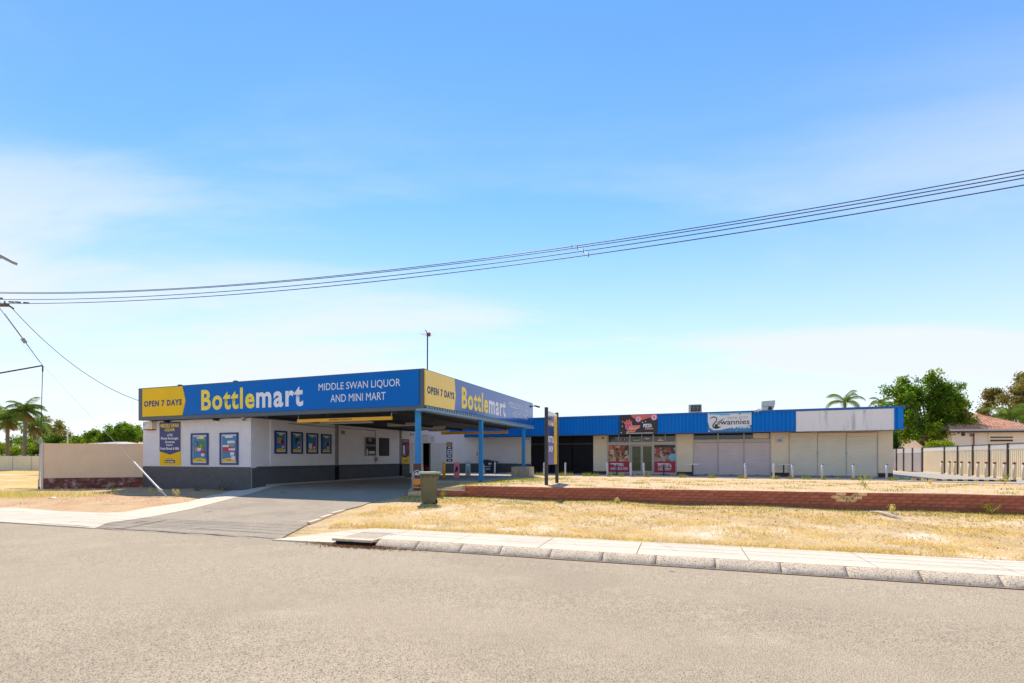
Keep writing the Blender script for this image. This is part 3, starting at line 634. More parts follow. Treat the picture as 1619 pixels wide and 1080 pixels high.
# canopy slab, ceiling and fascia frames
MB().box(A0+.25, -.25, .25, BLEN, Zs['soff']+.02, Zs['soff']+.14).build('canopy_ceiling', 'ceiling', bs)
MB().box(A0+.28, -.28, .28, BLEN+.1, 4.7, 4.8).build('roof_deck', 'roof_grey', bs)
MB().box(A0+.25, FR0-.1, 6, BLEN+4, Zs['soff']-.6, 4.69).build('rear_block', 'paint_wall', bs)
MB().box(A0, 0, 0, .25, Zs['soff'], Zs['top']).build('front_fascia', 'navy_metal', bs)
MB().box(-.25, .0, .252, BLEN, Zs['soff']+.03, Zs['top']-.01).build('side_fascia', 'navy_metal', bs)
MB().box(A0, A0+.25, .252, BLEN, Zs['soff']+.01, Zs['top']-.01).build('left_fascia', 'navy_metal', bs)
MB().box(A0+.25, -.25, BLEN-.25, BLEN-.002, Zs['soff']+.15, Zs['top']-.02).build('rear_fascia', 'navy_metal', bs)
MB().box(-.35, .09, -.02, BLEN+.1, 3.575, 3.655).build('canopy_trim', 'trim_blue', bs)
mb = MB(); nb = 62
for i in range(nb):
    y = .12+i*(BLEN-.1)/nb; mb.box(.001, .088, y, y+.10, 3.656, 3.762)
mb.build('corrugated_edge', 'trim_blue', bs)
for p in range(5):
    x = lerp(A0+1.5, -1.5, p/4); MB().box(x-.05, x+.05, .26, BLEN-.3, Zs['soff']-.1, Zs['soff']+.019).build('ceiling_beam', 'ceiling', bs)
# clips on the top of the street fascia
for px in (282, 370):
    a = BS.s(px); MB().bbox(a-.09, a+.09, .02, .16, Zs['top'], Zs['top']+.06, .015).build('sign_lamp', 'dark_metal', bs)
# posts
for px, n, zt, zb, lab in ((661, .3, 3.58, .33, 'blue square canopy post at the front corner behind the sandwich board'), (760.5, 5.45, 3.57, .6, 'blue square canopy post standing on the slab edge in mid canopy'), (827.7, 11.75, 3.57, 1.15, 'blue canopy post rising from the concrete block')):
    a = BS.s(px, n); t = thing('canopy_post', lab, 'post', BS, (a, n, zb), 'blue posts under the canopy')
    MB().bbox(a-.09, a+.09, n-.09, n+.09, zb, zt, .008).build('shaft', 'post_blue', t)
    MB().box(a-.13, a+.13, n-.13, n+.13, zb, zb+.015).build('base_plate', 'post_blue', t)
    MB().box(a-.12, a+.12, n-.12, n+.12, zt-.02, zt).build('top_plate', 'post_blue', t)
a = BS.s(827.3, 11.75)
t = thing('concrete_block', 'weathered tan concrete block around the foot of the farthest canopy post', 'block', BS, (a, 11.75, .6))
MB().bbox(a-.62, a+.55, 11.3, 12.2, .55, 1.17, .03).build('block', 'block', t)

# conduits and fittings under the canopy
FMB(VW).tube([(2.2, -.08, 3.45), (9.5, -.08, 3.45)], .02, 6).build('conduit', 'pewter', bs)
FMB(VW).tube([(9.5, -.08, 3.45), (9.5, -.08, 1.35)], .02, 6).build('conduit', 'pewter', bs)
FMB(VW).bbox(9.4, 9.62, -.16, -.052, 1.5, 1.75, .01).build('junction_box', 'pewter', bs)
FMB(VW).bbox(6.2, 6.45, -.14, -.052, 3.1, 3.3, .01).build('junction_box', 'pewter', bs)
FMB(SP).tube([(6.0, -.03, 3.5), (6.0, -.03, 1.4)], .025, 6).build('downpipe', 'white_metal', bs)
# street sign
def big_sign(name, label, F, y0, mats, X, zz, side):
    yel, blue, iny, inn, inw = mats
    t = thing(name, label, 'sign', F, ((X['l']+X['r'])/2, y0, 3.77))
    z0, z1 = zz; zm = (z0+z1)/2
    MB().prism([(X['y0'], z0), (X['r'], z0), (X['r'], z1), (X['y0'], z1)], y0-.045, y0-.001).build('blue_panel', blue, t)
    MB().prism([(X['l'], z0), (X['y1'], z0), (X['yt'], zm), (X['y1'], z1), (X['l'], z1)], y0-.06, y0-.002).build('yellow_panel', yel, t)
    text(t, 'OPEN 7 DAYS', X['o0'], X['o1'], 4.25, 4.56, y0-.064, inn, .05, font_sp=1.22)
    text(t, 'Bottle', X['b0'], X['m0']-.10, 3.95, 4.92, y0-.05, iny, .028, font_sp=1.14)
    text(t, 'mart', X['m0'], X['m1'], 3.95, 4.82, y0-.05, inw, .028, font_sp=1.14)
    text(t, 'MIDDLE SWAN LIQUOR', X['s0'], X['s1'], 4.56-.04, 4.87, y0-.05, inw, 0.0)
    text(t, 'AND MINI MART', lerp(X['s0'], X['s1'], .155), lerp(X['s0'], X['s1'], .83), 4.06, 4.37, y0-.05, inw, 0.0)
    return t
q = BS.s
big_sign('fascia_sign', 'wide blue street-facing fascia sign with yellow arrow end', BS, 0, ('sign_yellow', 'sign_blue', 'ink_yellow', 'ink_navy', 'ink_white'),
    dict(l=q(227), y0=q(288), y1=q(290), yt=q(295.2), r=q(663), o0=q(229.8), o1=q(289.3), b0=q(319.8), m0=q(406.5), m1=q(480.6), s0=q(505), s1=q(634)), (3.775, 5.17), False)
SD = Frame(BS.w(0, 0), R(-20.6+90))     # side face: x goes back along the side; the visible side is -y
SDX = Frame(BS.w(0, 0), R(-20.6+90))
q = SD.s
big_sign('side_fascia_sign', 'glossy washed-out blue sign with pale yellow end on the right side of the canopy', SD, 0, ('gl_yellow', 'gl_blue', 'ink_yellow', 'ink_navy', 'ink_white'),
    dict(l=.03, y0=q(715), y1=q(716.6), yt=q(718.6), r=BLEN-.03, o0=q(673.3), o1=q(716), b0=q(728.5), m0=q(771.5), m1=q(798), s0=q(803), s1=q(838.5)), (3.79, 5.17), True)
# camera on the end of the side sign
t = thing('security_camera', 'small dark security camera on the far top end of the side sign', 'camera', SD, (BLEN, 0, 5.0))
MB().tube([(BLEN-.3, -.0, 4.98), (BLEN-.1, -.25, 5.02)], .03).build('bracket', 'dark_metal', t)
MB().tube([(BLEN-.15, -.2, 5.02), (BLEN+.35, -.35, 4.98)], [.05, .06]).build('camera_body', 'dark_metal', t)
# antenna
a = BS.s(675.6, 3); zt = EYE+(HZ-528)/FPX*BS.w(a, 3).y
t = thing('roof_antenna', 'thin television antenna mast above the canopy corner', 'antenna', BS, (a, 3, 4.8))
MB().tube([(a, 3, 4.8), (a+.01, 3, zt)], .03).build('mast', 'dark_metal', t)
MB().tube([(a-.27, 2.85, zt-.03), (a+.22, 3.1, zt-.02)], .005).build('boom', 'pewter', t)
MB().tube([(a-.1, 3, zt+.18), (a+.05, 3, zt-.02)], .02).build('dipole', 'dark_metal', t)
MB().bbox(a-.02, a+.15, 2.95, 3.05, zt-.12, zt+.05, .015).build('coupler', 'cap_red', t)
for i in range(4):
    x = a-.24+i*.11; MB().tube([(x, 2.7, zt-.02), (x, 3.3, zt-.02)], .004).build('element', 'pewter', t)

# wall posters and notices --------------------------------------------------------------
def poster(F, n, px, py, label, kind, grp, frame='navy'):
    x0, x1 = F.s(px[0], n), F.s(px[1], n); z1 = F.z((px[0]+px[1])/2, py[0], n); z0 = F.z((px[0]+px[1])/2, py[1], n)
    t = thing('framed_poster', label, 'poster', F, ((x0+x1)/2, n, z0), grp); W = x1-x0; H = z1-z0; f = .07*min(1, W/.8)+.02
    y = n-.06
    fr = MB(); fr.box(x0, x0+f, y, n, z0, z1); fr.box(x1-f, x1, y, n, z0, z1); fr.box(x0+f, x1-f, y, n, z0, z0+f); fr.box(x0+f, x1-f, y, n, z1-f, z1); fr.build('frame', frame, t)
    a, b, c, d = x0+f, x1-f, z0+f, z1-f; w = b-a; h = d-c
    MB().box(a, b, n-.02, n-.001, c, d).build('paper', 'paper', t)
    m = .05*w
    MB().box(a+m, b-m, n-.025, n-.0205, c+m, d-m*1.5).build('print', 'teal', t)
    def P(nm, u0, u1, v0, v1, mm, k=0): MB().box(a+w*u0, a+w*u1, n-.030-k*.004, n-.0255-k*.004, c+h*v0, c+h*v1).build(nm, mm, t)
    hill = [(a+m, c+m), (b-m, c+m), (b-m, c+h*.13)] + [(lerp(b-m, a+m, i/8), c+h*(.13+.05*math.sin(math.pi*i/8))) for i in range(1, 8)] + [(a+m, c+h*.12)]
    MB().prism(hill, n-.030, n-.0255).build('yellow_footer', 'sign_yellow', t)
    P('footer_logo', .36, .66, .075, .125, 'print_grey', 1)
    if kind == 0:
        P('heading', .50, .80, .86, .96, 'ink_yellow'); P('heading', .30, .52, .87, .92, 'paper')
        P('product', .40, .86, .50, .78, 'print_green'); P('product', .20, .38, .42, .60, 'print_orange'); P('product', .36, .62, .43, .54, 'paper', 1); P('product', .55, .68, .56, .66, 'print_orange', 1)
        MB().disc(a+w*.22, n-.032, n-.0255, c+h*.68, w*.17).build('roundel', 'navy', t); MB().disc(a+w*.22, n-.036, n-.0325, c+h*.68, w*.13).build('roundel_face', 'teal', t)
        P('price_tag', .56, .90, .34, .46, 'print_crimson', 2); P('price', .62, .84, .24, .34, 'paper', 2)
    elif kind == 1:
        P('heading', .24, .74, .88, .95, 'paper'); P('product', .40, .88, .68, .78, 'paper'); P('product', .52, .86, .58, .70, 'print_grey', 1)
        P('product', .10, .62, .40, .64, 'print_red'); P('product', .08, .50, .56, .63, 'paper', 1); P('price_tag', .54, .92, .36, .50, 'print_crimson', 2); P('price_tag', .50, .92, .44, .51, 'paper', 3); P('price', .60, .86, .26, .38, 'paper', 3); P('price', .66, .92, .12, .24, 'paper', 2)
    else:
        P('heading', .35, .70, .86, .96, 'ink_yellow')
        pr = [('print_orange', .16, .56, .46, .74), ('print_black', .30, .68, .46, .76), ('paper', .12, .48, .20, .50), ('print_orange', .36, .72, .46, .62)][kind-2]
        P('product', *pr[1:], pr[0]); P('product', .52, .80, .42, .60, ['navy', 'print_grey', 'print_red', 'print_black'][kind-2], 1)
        P('price_tag', .54, .86, .32, .44, 'print_crimson', 2); P('price', .60, .82, .22, .32, 'paper', 2)
        if kind == 4: P('price_tag', .56, .84, .48, .58, 'print_crimson', 2)
    return t
N0 = .538
G = 'blue framed posters on the pale walls'
poster(BS, N0, (303, 330), (685, 735), 'framed poster with green carton and blue roundel on the street wall', 0, G)
poster(BS, N0, (348.5, 377.2), (684, 735), 'framed poster with red carton nearest the street wall corner', 1, G)
NV = -.051
poster(VW, NV, (433.5, 453), (681.2, 717.4), 'framed poster with orange product, nearest the street on the drive-through wall', 2, G)
poster(VW, NV, (459.7, 478), (683, 717.6), 'framed poster with black product, second along the drive-through wall', 3, G)
poster(VW, NV, (484, 502), (685, 717.6), 'framed poster with white product and two red prices on the drive-through wall', 4, G)
poster(VW, NV, (507.2, 523), (686.6, 717.4), 'framed poster with small brown product, farthest along the drive-through wall', 5, G)
# banner
def banner():
    F, n = BS, N0; x0, x1 = F.s(253, n), F.s(286, n); z1 = F.z(270, 667.3, n); z0 = F.z(270, 736, n); zt = F.z(270, 713.5, n); zm = F.z(270, 719, n)
    t = thing('wall_banner', 'tall navy and yellow banner listing goods on the street wall', 'banner', F, ((x0+x1)/2, n, z0)); xm = (x0+x1)/2; W = x1-x0; H = z1-z0
    MB().box(x0, x1, n-.02, n-.001, z0, z1).build('yellow_base', 'sign_yellow', t)
    MB().prism([(x0, zt), (xm, zm), (x1, zt), (x1, z1), (x0, z1)], n-.026, n-.0205).build('navy_field', 'navy2', t)
    y = n-.03; zz = lambda p: F.z(270, p, n)
    for b, p0, p1, u0, u1, m, bo in (('MIDDLE SWAN', 676, 669.8, .06, .92, 'ink_yellow', .03), ('LIQUOR', 682.5, 677.3, .26, .74, 'ink_yellow', .03), ('ATM', 690, 686, .37, .62, 'ink_white', .02), ('Phone Recharges', 696.2, 691, .08, .90, 'ink_white', .025), ('Groceries', 700.6, 696.8, .27, .73, 'ink_white', .025), ('Liquor', 706, 701.8, .33, .65, 'ink_white', .025), ('Fresh Bread & Milk', 711.2, 707, .05, .95, 'ink_white', .025)):
        text(t, b, x0+W*u0, x0+W*u1, zz(p0), zz(p1), y, m, bo)
    scrawl(t, x0+W*.36, x0+W*.64, zz(725.5), zz(723.8), n-.0235, 'print_grey', 2)
    MB().box(x0+W*.25, x0+W*.74, n-.026, n-.021, zz(732.2), zz(727.2)).build('logo_plate', 'ink_navy', t)
    text(t, 'Bottle', x0+W*.28, x0+W*.49, zz(731.3), zz(728.2), n-.031, 'ink_yellow', .03); text(t, 'mart', x0+W*.50, x0+W*.71, zz(731.3), zz(728.4), n-.031, 'ink_white', .03)
banner()
def simple_box(name, label, cat, F, n, px, py, m, depth=.15, part='casing'):
    x0, x1 = F.s(px[0], n), F.s(px[1], n); z1 = F.z(sum(px)/2, py[0], n); z0 = F.z(sum(px)/2, py[1], n)
    t = thing(name, label, cat, F, ((x0+x1)/2, n, z0)); MB().bbox(x0, x1, n-depth, n-.001, z0, z1, min(.02, depth*.2)).build(part, m, t); return t, x0, x1, z0, z1
t, x0, x1, z0, z1 = simple_box('alarm_box', 'cream alarm box under the left end of the street sign', 'alarm box', BS, N0, (233, 247), (667, 679), 'cream', .22)
MB().box(x0+.02, x1-.16, N0-.232, N0-.221, z0+.05, z1-.03).build('face_plate', 'paper', t); MB().box(x0+.07, x0+.09, N0-.24, N0-.233, z0+.15, z1-.07).build('slot', 'dark_metal', t); MB().box(x0+.17, x0+.19, N0-.24, N0-.233, z0+.2, z1-.07).build('slot', 'dark_metal', t)
MB().box(x0+.01, x1, N0-.2, N0, z0-.04, z0-.001).build('lamp', 'cap_red', t)
a = BS.s(388, N0); z = BS.z(388, 663, N0)
t = thing('dome_camera', 'small white dome camera under the canopy at the street wall corner', 'camera', BS, (a, N0-.1, z))
MB().tube([(a, N0-.12, z+.1), (a, N0-.12, z+.02)], [.09, .09], 12).build('mount', 'white_metal', t); MB().tube([(a, N0-.12, z+.02), (a, N0-.12, z-.05), (a, N0-.12, z-.09)], [.085, .06, .02], 12).build('dome', 'pewter', t)
# dark poster and chalkboard
t, x0, x1, z0, z1 = simple_box('black_poster', 'black and white poster in a grey frame on the drive-through wall', 'poster', VW, NV, (576.3, 594), (691, 721), 'print_grey', .05, 'frame')
W = x1-x0; H = z1-z0; y = NV-.05
MB().box(x0+.1, x1-.08, y-.006, y-.001, z0+.08, z1-.08).build('print', 'print_black', t)
scrawl(t, x0+W*.12, x0+W*.88, z0+H*.50, z0+H*.62, y-.009, 'print_grey', 4); MB().box(x0+W*.3, x0+W*.55, y-.009, y-.0065, z0+H*.76, z0+H*.92).build('picture', 'print_grey', t)
MB().box(x0+W*.32, x0+W*.85, y-.009, y-.0065, z0+H*.12, z0+H*.26).build('caption', 'paper', t); MB().disc(x0+W*.18, y-.009, y-.0065, z0+H*.2, .08, 12, .22).build('bottle_picture', 'paper', t)
t, x0, x1, z0, z1 = simple_box('chalkboard', 'blank dark chalkboard beside the black poster', 'chalkboard', VW, NV, (599, 614.6), (692.6, 721), 'print_black', .05, 'frame')
MB().box(x0+.07, x1-.07, NV-.058, NV-.051, z0+.07, z1-.07).build('board', mat('chalkboard_face', (.055, .055, .06), .8), t)
# narrow banner and navy price list on the splayed wall
t, x0, x1, z0, z1 = simple_box('narrow_banner', 'narrow navy and yellow banner with bottle picture beside the shop entrance', 'banner', SP, -.002, (635, 646.8), (694.5, 733), 'navy2', .03, 'panel')
W = x1-x0; H = z1-z0; y = -.034
MB().prism([(x0, z0), (x1, z0), (x1, z0+H*.34), (x0+W*.55, z0+H*.24), (x0, z0+H*.28)], y-.004, y).build('yellow_foot', 'sign_yellow', t)
MB().box(x0+W*.1, x0+W*.9, y-.004, y, z0+H*.88, z0+H*.96).build('heading', 'print_orange', t); MB().box(x0+W*.62, x0+W*.95, y-.004, y, z0+H*.55, z0+H*.80).build('price_tag', 'print_red', t)
MB().box(x0+W*.15, x0+W*.42, y-.004, y, z0+H*.36, z0+H*.74).build('bottle_picture', 'paper', t); MB().box(x0+W*.2, x0+W*.5, y-.006, y-.0045, z0+H*.33, z0+H*.42).build('glass_picture', 'print_orange', t); MB().box(x0+W*.3, x0+W*.8, y-.006, y-.0045, z0+H*.08, z0+H*.15).build('logo_plate', 'print_grey', t)
t, x0, x1, z0, z1 = simple_box('price_list', 'navy list sign with white words right of the shop entrance', 'sign', SP, -.002, (705.7, 715), (699.5, 730), 'navy2', .03, 'panel')
W = x1-x0; H = z1-z0; y = -.037
text(t, 'Bottlemart', x0+W*.1, x0+W*.9, z0+H*.89, z0+H*.96, y, 'ink_yellow', .03); MB().box(x0, x1, y, y+.005, z0+H*.80, z0+H*.84).build('stripe', 'sign_yellow', t)
for i, wd in enumerate((.2, .34, .44, .38, .28, .48, .22)): scrawl(t, x0+W*(.5-wd), x0+W*(.5+wd), z0+H*(.70-.11*i), z0+H*(.76-.11*i), y, 'ink_white', 2)
t, x0, x1, z0, z1 = simple_box('paper_notice', 'white paper notice above the shop entrance', 'notice', SP, -.002, (678.5, 688), (689, 698.5), 'paper', .02, 'sheet')
for i in range(4): MB().box(x0+.1, x1-.1, -.026, -.0225, z1-.12-.1*i, z1-.08-.1*i).build('text_line', 'print_grey', t)
t, x0, x1, z0, z1 = simple_box('house_number', 'small dark number plate high on the entrance wall', 'plate', SP, -.002, (648, 654), (685.5, 688.5), 'print_black', .02, 'plate')
scrawl(t, x0+.05, x1-.05, z0+.02, z1-.02, -.026, 'paper', 3)
t, x0, x1, z0, z1 = simple_box('fire_hydrant_sign', 'tiny red notice on the pale wall right of the entrance', 'notice', SP, -.002, (753.6, 755.6), (715, 721), 'print_red', .03, 'plate')
# hanging yellow clearance bars and light battens
def bar(name, label, n, px, py, txt, drop):
    a0, a1 = BS.s(px[0], n), BS.s(px[1], n); z1, z0 = BS.z(px[0], py[0], n), BS.z(px[0], py[1], n)
    t = thing(name, label, 'clearance bar', BS, ((a0+a1)/2, n, z0), 'yellow clearance bars of the drive-through'); MB().bbox(a0, a1, n-.05, n+.05, z0, z1, .01).build('beam', 'bar_yellow', t)
    if txt:
        text(t, txt, lerp(a0, a1, .36), lerp(a0, a1, .60), z0+.04, z1-.03, n-.054, 'print_black', .01)
    for f in (.012, .988):
        x = lerp(a0, a1, f); MB().tube([(x, n, z1), (x+.06*(1 if f > .5 else -1), n, Zs['soff']+.02)], .012, 6).build('chain', 'galv', t)
bar('clearance_bar', 'yellow clearance bar with small lettering hanging at the street side', .35, (471, 620), (663.2, 668.4), 'MAXIMUM CLEARANCE', 0)
bar('clearance_bar', 'plain yellow clearance bar hanging at the rear of the canopy', 12.8, (698, 803), (683.2, 687.2), None, 0)
def batten(label, n, px, py):
    a0, a1 = BS.s(px[0], n), BS.s(px[1], n); zc = Zs['soff']-.07
    t = thing('light_batten', label, 'ceiling light', BS, ((a0+a1)/2, n, zc), 'unlit tube light battens under the canopy')
    MB().bbox(a0, a1, n-.08, n+.08, zc-.05, zc+.08, .012).build('housing', 'alu', t); MB().tube([(a0+.04, n-.045, zc-.075), (a1-.04, n-.045, zc-.075)], .02).build('tube', 'paper', t); MB().tube([(a0+.04, n+.045, zc-.075), (a1-.04, n+.045, zc-.075)], .02).build('tube', 'paper', t)
batten('unlit tube light nearest the corner post under the canopy', 6.3, (613.5, 657), (668, 674))
batten('unlit tube light just right of the corner post under the canopy', 9.3, (666, 703.5), (674, 679))
batten('unlit tube light farthest back under the canopy', 12.2, (681, 710), (685, 688))
batten('unlit tube light behind the yellow street-side bar', 3.6, (500, 590), (668, 671))

# ------------------------------------------------------------------ long shop row
lb = thing('shop_row', 'long low cream shop row under a deep blue corrugated fascia', 'shops', LB, (-12, 3, .6))
FZ0, FZ1 = 3.25, 4.53; XL = -31.0; n = WALL_N
S_ = lambda px: LB.s(px, n)
Zw = lambda px, py: LB.z(px, py, n)
def corr(x0, x1, y, z0, z1, pitch=.20, dep=.035, frac=.5):
    mb = MB(); k = int((x1-x0)/pitch); pts = []
    for i in range(k):
        x = x0+i*pitch; pts += [(x, y), (x+pitch*.42, y), (x+pitch*.52, y-dep), (x+pitch*.90, y-dep)]
    pts.append((x1, y)); vs = []
    for a, b in pts: vs += [(a, b, z0), (a, b, z1)]
    return mb.add(vs, [(2*i, 2*i+2, 2*i+3, 2*i+1) for i in range(len(pts)-1)])
fas = corr(XL, -.06, 0, FZ0+.05, FZ1-.1, .22, .06).build('corrugated_fascia', 'clad', lb)
MB().box(XL, -.04, .002, .06, FZ0+.02, FZ1-.03).build('fascia_backing', 'clad', lb)
MB().box(XL, .03, -.085, .1, FZ1-.105, FZ1).build('top_flashing', 'clad_cap', lb)
MB().box(XL, .03, -.075, .1, FZ0-.01, FZ0+.055).build('bottom_flashing', 'clad_cap', lb)
mb = MB(); k = 46
for i in range(k):
    y = .1+i*.24; mb.add([(-.02, y, FZ0+.05), (-.02, y+.12, FZ0+.05), (.03, y+.15, FZ0+.05), (.03, y+.22, FZ0+.05), (-.02, y, FZ1-.02), (-.02, y+.12, FZ1-.02), (.03, y+.15, FZ1-.02), (.03, y+.22, FZ1-.02), (-.02, y+.24, FZ0+.05), (-.02, y+.24, FZ1-.02)], [(0,1,5,4), (1,2,6,5), (2,3,7,6), (3,8,9,7)])
mb.build('end_fascia', 'clad', lb)
MB().box(XL, -.03, .101, 12, FZ0+.0, FZ0+.04).build('soffit', 'ceiling', lb)
MB().box(XL, -.05, .15, 12, FZ1-.3, FZ1-.2).build('roof_sheet', 'roof_grey', lb)
mb = corr(-24, -.3, 0, FZ0-.05, FZ0-.011, .17, .03); mb.build('soffit_edge', 'dark_metal', lb)
wr = S_(1411.3)
# wall pieces left to right
W0 = S_(763)
MB().box(W0-.3, S_(820), n, n+.3, .3, FZ0).build('wall', 'paint_wall', lb)
MB().box(W0, S_(820), n-.03, n-.001, .5, 1.29).build('wall_base', 'dado', lb)
MB().box(S_(820), S_(839.5), n-.02, n+.3, .3, FZ0-.001).build('wall', 'paint_wall', lb)
MB().box(S_(820.5), S_(838.5), n-.045, n-.021, Zw(830, 733), Zw(830, 706)).build('cream_board', 'cream', lb)
MB().box(S_(820), S_(839.5), n-.046, n-.021, .5, Zw(830, 733.5)).build('wall_base', 'dado', lb)
bx0, bx1 = S_(839.5), S_(938)
mb = MB(); mb.box(bx0, bx1, n+.9, n+1.0, .5, FZ0); mb.box(bx0-.02, bx0, n, n+1, .5, FZ0); mb.box(bx1, bx1+.02, n+.31, n+1, .5, FZ0); mb.build('dark_recess', 'void', lb)
for i in range(3):
    xa, xb = lerp(bx0, bx1, i/3)+.03, lerp(bx0, bx1, (i+1)/3)-.03
    MB().box(xa, xb, n+.12, n+.16, .62, Zw(900, 703)).build('black_shutter', 'black', lb)
    MB().box(xa, xb, n+.12, n+.16, Zw(900, 700.5), FZ0-.02).build('black_shutter', 'black', lb)
MB().box(bx0, bx1, n+.08, n+.2, Zw(900, 703)+.003, Zw(900, 700.5)-.003).build('shutter_rail', 'dark_metal', lb)
p0, p1 = bx1, S_(959.5)
MB().box(p0, p1, n, n+.3, Zw(950, 745), FZ0).build('pier', 'cream', lb); MB().box(p0, p1, n+.01, n+.3, .4, Zw(950, 745)-.001).build('pier_base', 'maroon', lb)
# pizza shopfront
g0, g1 = p1, S_(1070); zt0, zt1 = Zw(1015, 702.5), Zw(1015, 700)
sf = MB().box(g0, g1, n+.10, n+.11, .62, FZ0).build('shopfront', 'glass', lb)
def mul(px, w=.06, za=.62, zb=FZ0-.002): x = S_(px); MB().box(x-w/2, x+w/2, n+.02, n+.095, za, zb).build('mullion', 'alu', lb)
for px in (960.8, 995.8, 1033, 1069): mul(px, .09)
for px in (978, 1014.5, 1051.5): mul(px, .055, Zw(1015, 699.4))
MB().box(g0+.05, g1-.05, n+.015, n+.096, Zw(1015, 703.5), Zw(1015, 698.8)).build('transom', 'alu', lb)
MB().box(g0+.05, g1-.05, n+.015, n+.096, .62, .74).build('sill_rail', 'alu', lb)
def hslats(x0, x1, y, z0, z1, pitch=.095, dep=.014):
    """roller shutter curtain: rounded slats one above the other"""
    k = int((z1-z0)/pitch); p = (z1-z0)/k; mb = MB(); vs = []; prof = []
    for i in range(k):
        z = z0+i*p; prof += [(y, z), (y-dep, z+p*.22), (y-dep, z+p*.72), (y, z+p*.97)]
    prof.append((y, z1))
    for a, b in prof: vs += [(x0, a, b), (x1, a, b)]
    return mb.add(vs, [(2*i, 2*i+1, 2*i+3, 2*i+2) for i in range(len(prof)-1)])
def window_print(pa, pb, m, lines, label):
    x0, x1 = S_(pa), S_(pb); za, zb, zc = Zw(1015, 748), Zw(1015, 729.5), Zw(1015, 704.5)
    w = thing('window_decal', label, 'window sign', LB, ((x0+x1)/2, n+.09, za), 'pizza pictures on the shopfront glass')
    MB().box(x0, x1, n+.088, n+.098, zb, zc).build('food_picture', m, w); MB().box(x0, x1, n+.088, n+.098, za, zb-.002).build('red_panel', 'print_red', w)
    for b, u0, u1, v0, v1 in lines: text(w, b, lerp(x0, x1, u0), lerp(x0, x1, u1), lerp(za, zb, v0), lerp(za, zb, v1), n+.084, 'ink_white', .03)
    return w, x0, x1, za, zb, zc
w, x0, x1, za, zb, zc = window_print(961.8, 994.6, 'pizza', [('PHONE', .26, .74, .56, .78), ('0431 810 953', .10, .92, .24, .48)], 'window picture of pizza over a red panel with phone number, left of the door')
MB().disc(lerp(x0, x1, .1), n+.084, n+.0875, zc-.14, .14).build('tomato_picture', 'print_coral', w)
w, x0, x1, za, zb, zc = window_print(1034.3, 1068, 'pizza2', [('PICKUP &', .18, .82, .54, .78), ('DELIVERY', .18, .82, .24, .48)], 'window picture of hands and pizza over a red pickup and delivery panel')
MB().prism([(lerp(x0, x1, .66), zb+.30), (lerp(x0, x1, .80), zb+.02), (x1, zb+.06), (x1, zb+.5), (lerp(x0, x1, .75), zb+.5)], n+.084, n+.0875).build('glove_picture', 'print_sky', w)
MB().box(x0, x1, n+.083, n+.0875, zc-.14, zc).build('shade_strip', 'print_black', w)
d0, d1 = S_(997.5), S_(1032); dz = Zw(1015, 704.2)
for i in range(2):
    xa, xb = lerp(d0, d1, i/2)+.01, lerp(d0, d1, (i+1)/2)-.01
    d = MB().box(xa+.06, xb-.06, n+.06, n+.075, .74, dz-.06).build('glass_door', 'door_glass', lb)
    mb = MB(); mb.box(xa, xa+.06, n+.04, n+.09, .74, dz); mb.box(xb-.06, xb, n+.04, n+.09, .74, dz); mb.box(xa+.06, xb-.06, n+.04, n+.09, dz-.06, dz); mb.box(xa+.06, xb-.06, n+.04, n+.09, .74, .84); mb.build('door_frame', 'alu', d)
    MB().box(xa+.06, xb-.06, n+.03, n+.058, 1.62, 1.66).build('push_bar', 'dark_metal', d)
# little stickers in the top lights
for pa, pb, m, lab in ((983.5, 990, 'navy', 'round blue letter f sticker in a top light of the pizza shop'), (1000, 1011.5, 'print_green', 'green takeaway sticker in a top light of the pizza shop'), (1019, 1027, 'print_black', 'black delivery sticker in a top light of the pizza shop'), (1039, 1049, 'print_peach', 'food sticker in a top light of the pizza shop')):
    x0, x1 = S_(pa), S_(pb); za, zb = Zw(1015, 697.5), Zw(1015, 691.5)
    t = thing('window_sticker', lab, 'sticker', LB, ((x0+x1)/2, n+.09, za), 'stickers in the top lights of the pizza shop')
    if m == 'navy':
        MB().disc((x0+x1)/2, n+.090, n+.098, (za+zb)/2, (zb-za)/2).build('roundel', m, t); text(t, 'f', (x0+x1)/2-.04, (x0+x1)/2+.05, za+.05, zb-.05, n+.086, 'ink_white', .05)
    elif m == 'print_green':
        MB().box(x0, x1, n+.090, n+.098, za, za+.13).build('label_plate', m, t); MB().disc((x0+x1)/2, n+.090, n+.098, za+.19, .055).build('dot', 'blade_green', t); scrawl(t, x0+.03, x1-.03, za+.04, za+.10, n+.086, 'ink_white', 4)
    elif m == 'print_black':
        text(t, 'Uber', x0, x1, za+.12, zb-.02, n+.092, 'ink_white', .04); scrawl(t, x0+.05, x1-.05, za, za+.07, n+.092, 'print_green', 2)
    else:
        MB().prism([(x0, za), (x1, za), (x1-.1, za+.08), ((x0+x1)/2, zb), (x0+.12, za+.2)], n+.090, n+.098).build('picture', m, t); MB().box(x0+.05, x1, n+.085, n+.0895, za, za+.06).build('lettering', 'ink_white', t)
c0, c1 = g1, S_(1095.5)
MB().box(c0, c1, n, n+.3, Zw(1082, 746), FZ0).build('pier', 'cream', lb); MB().box(c0, c1, n+.01, n+.3, .4, Zw(1082, 746)-.001).build('pier_base', 'maroon', lb)
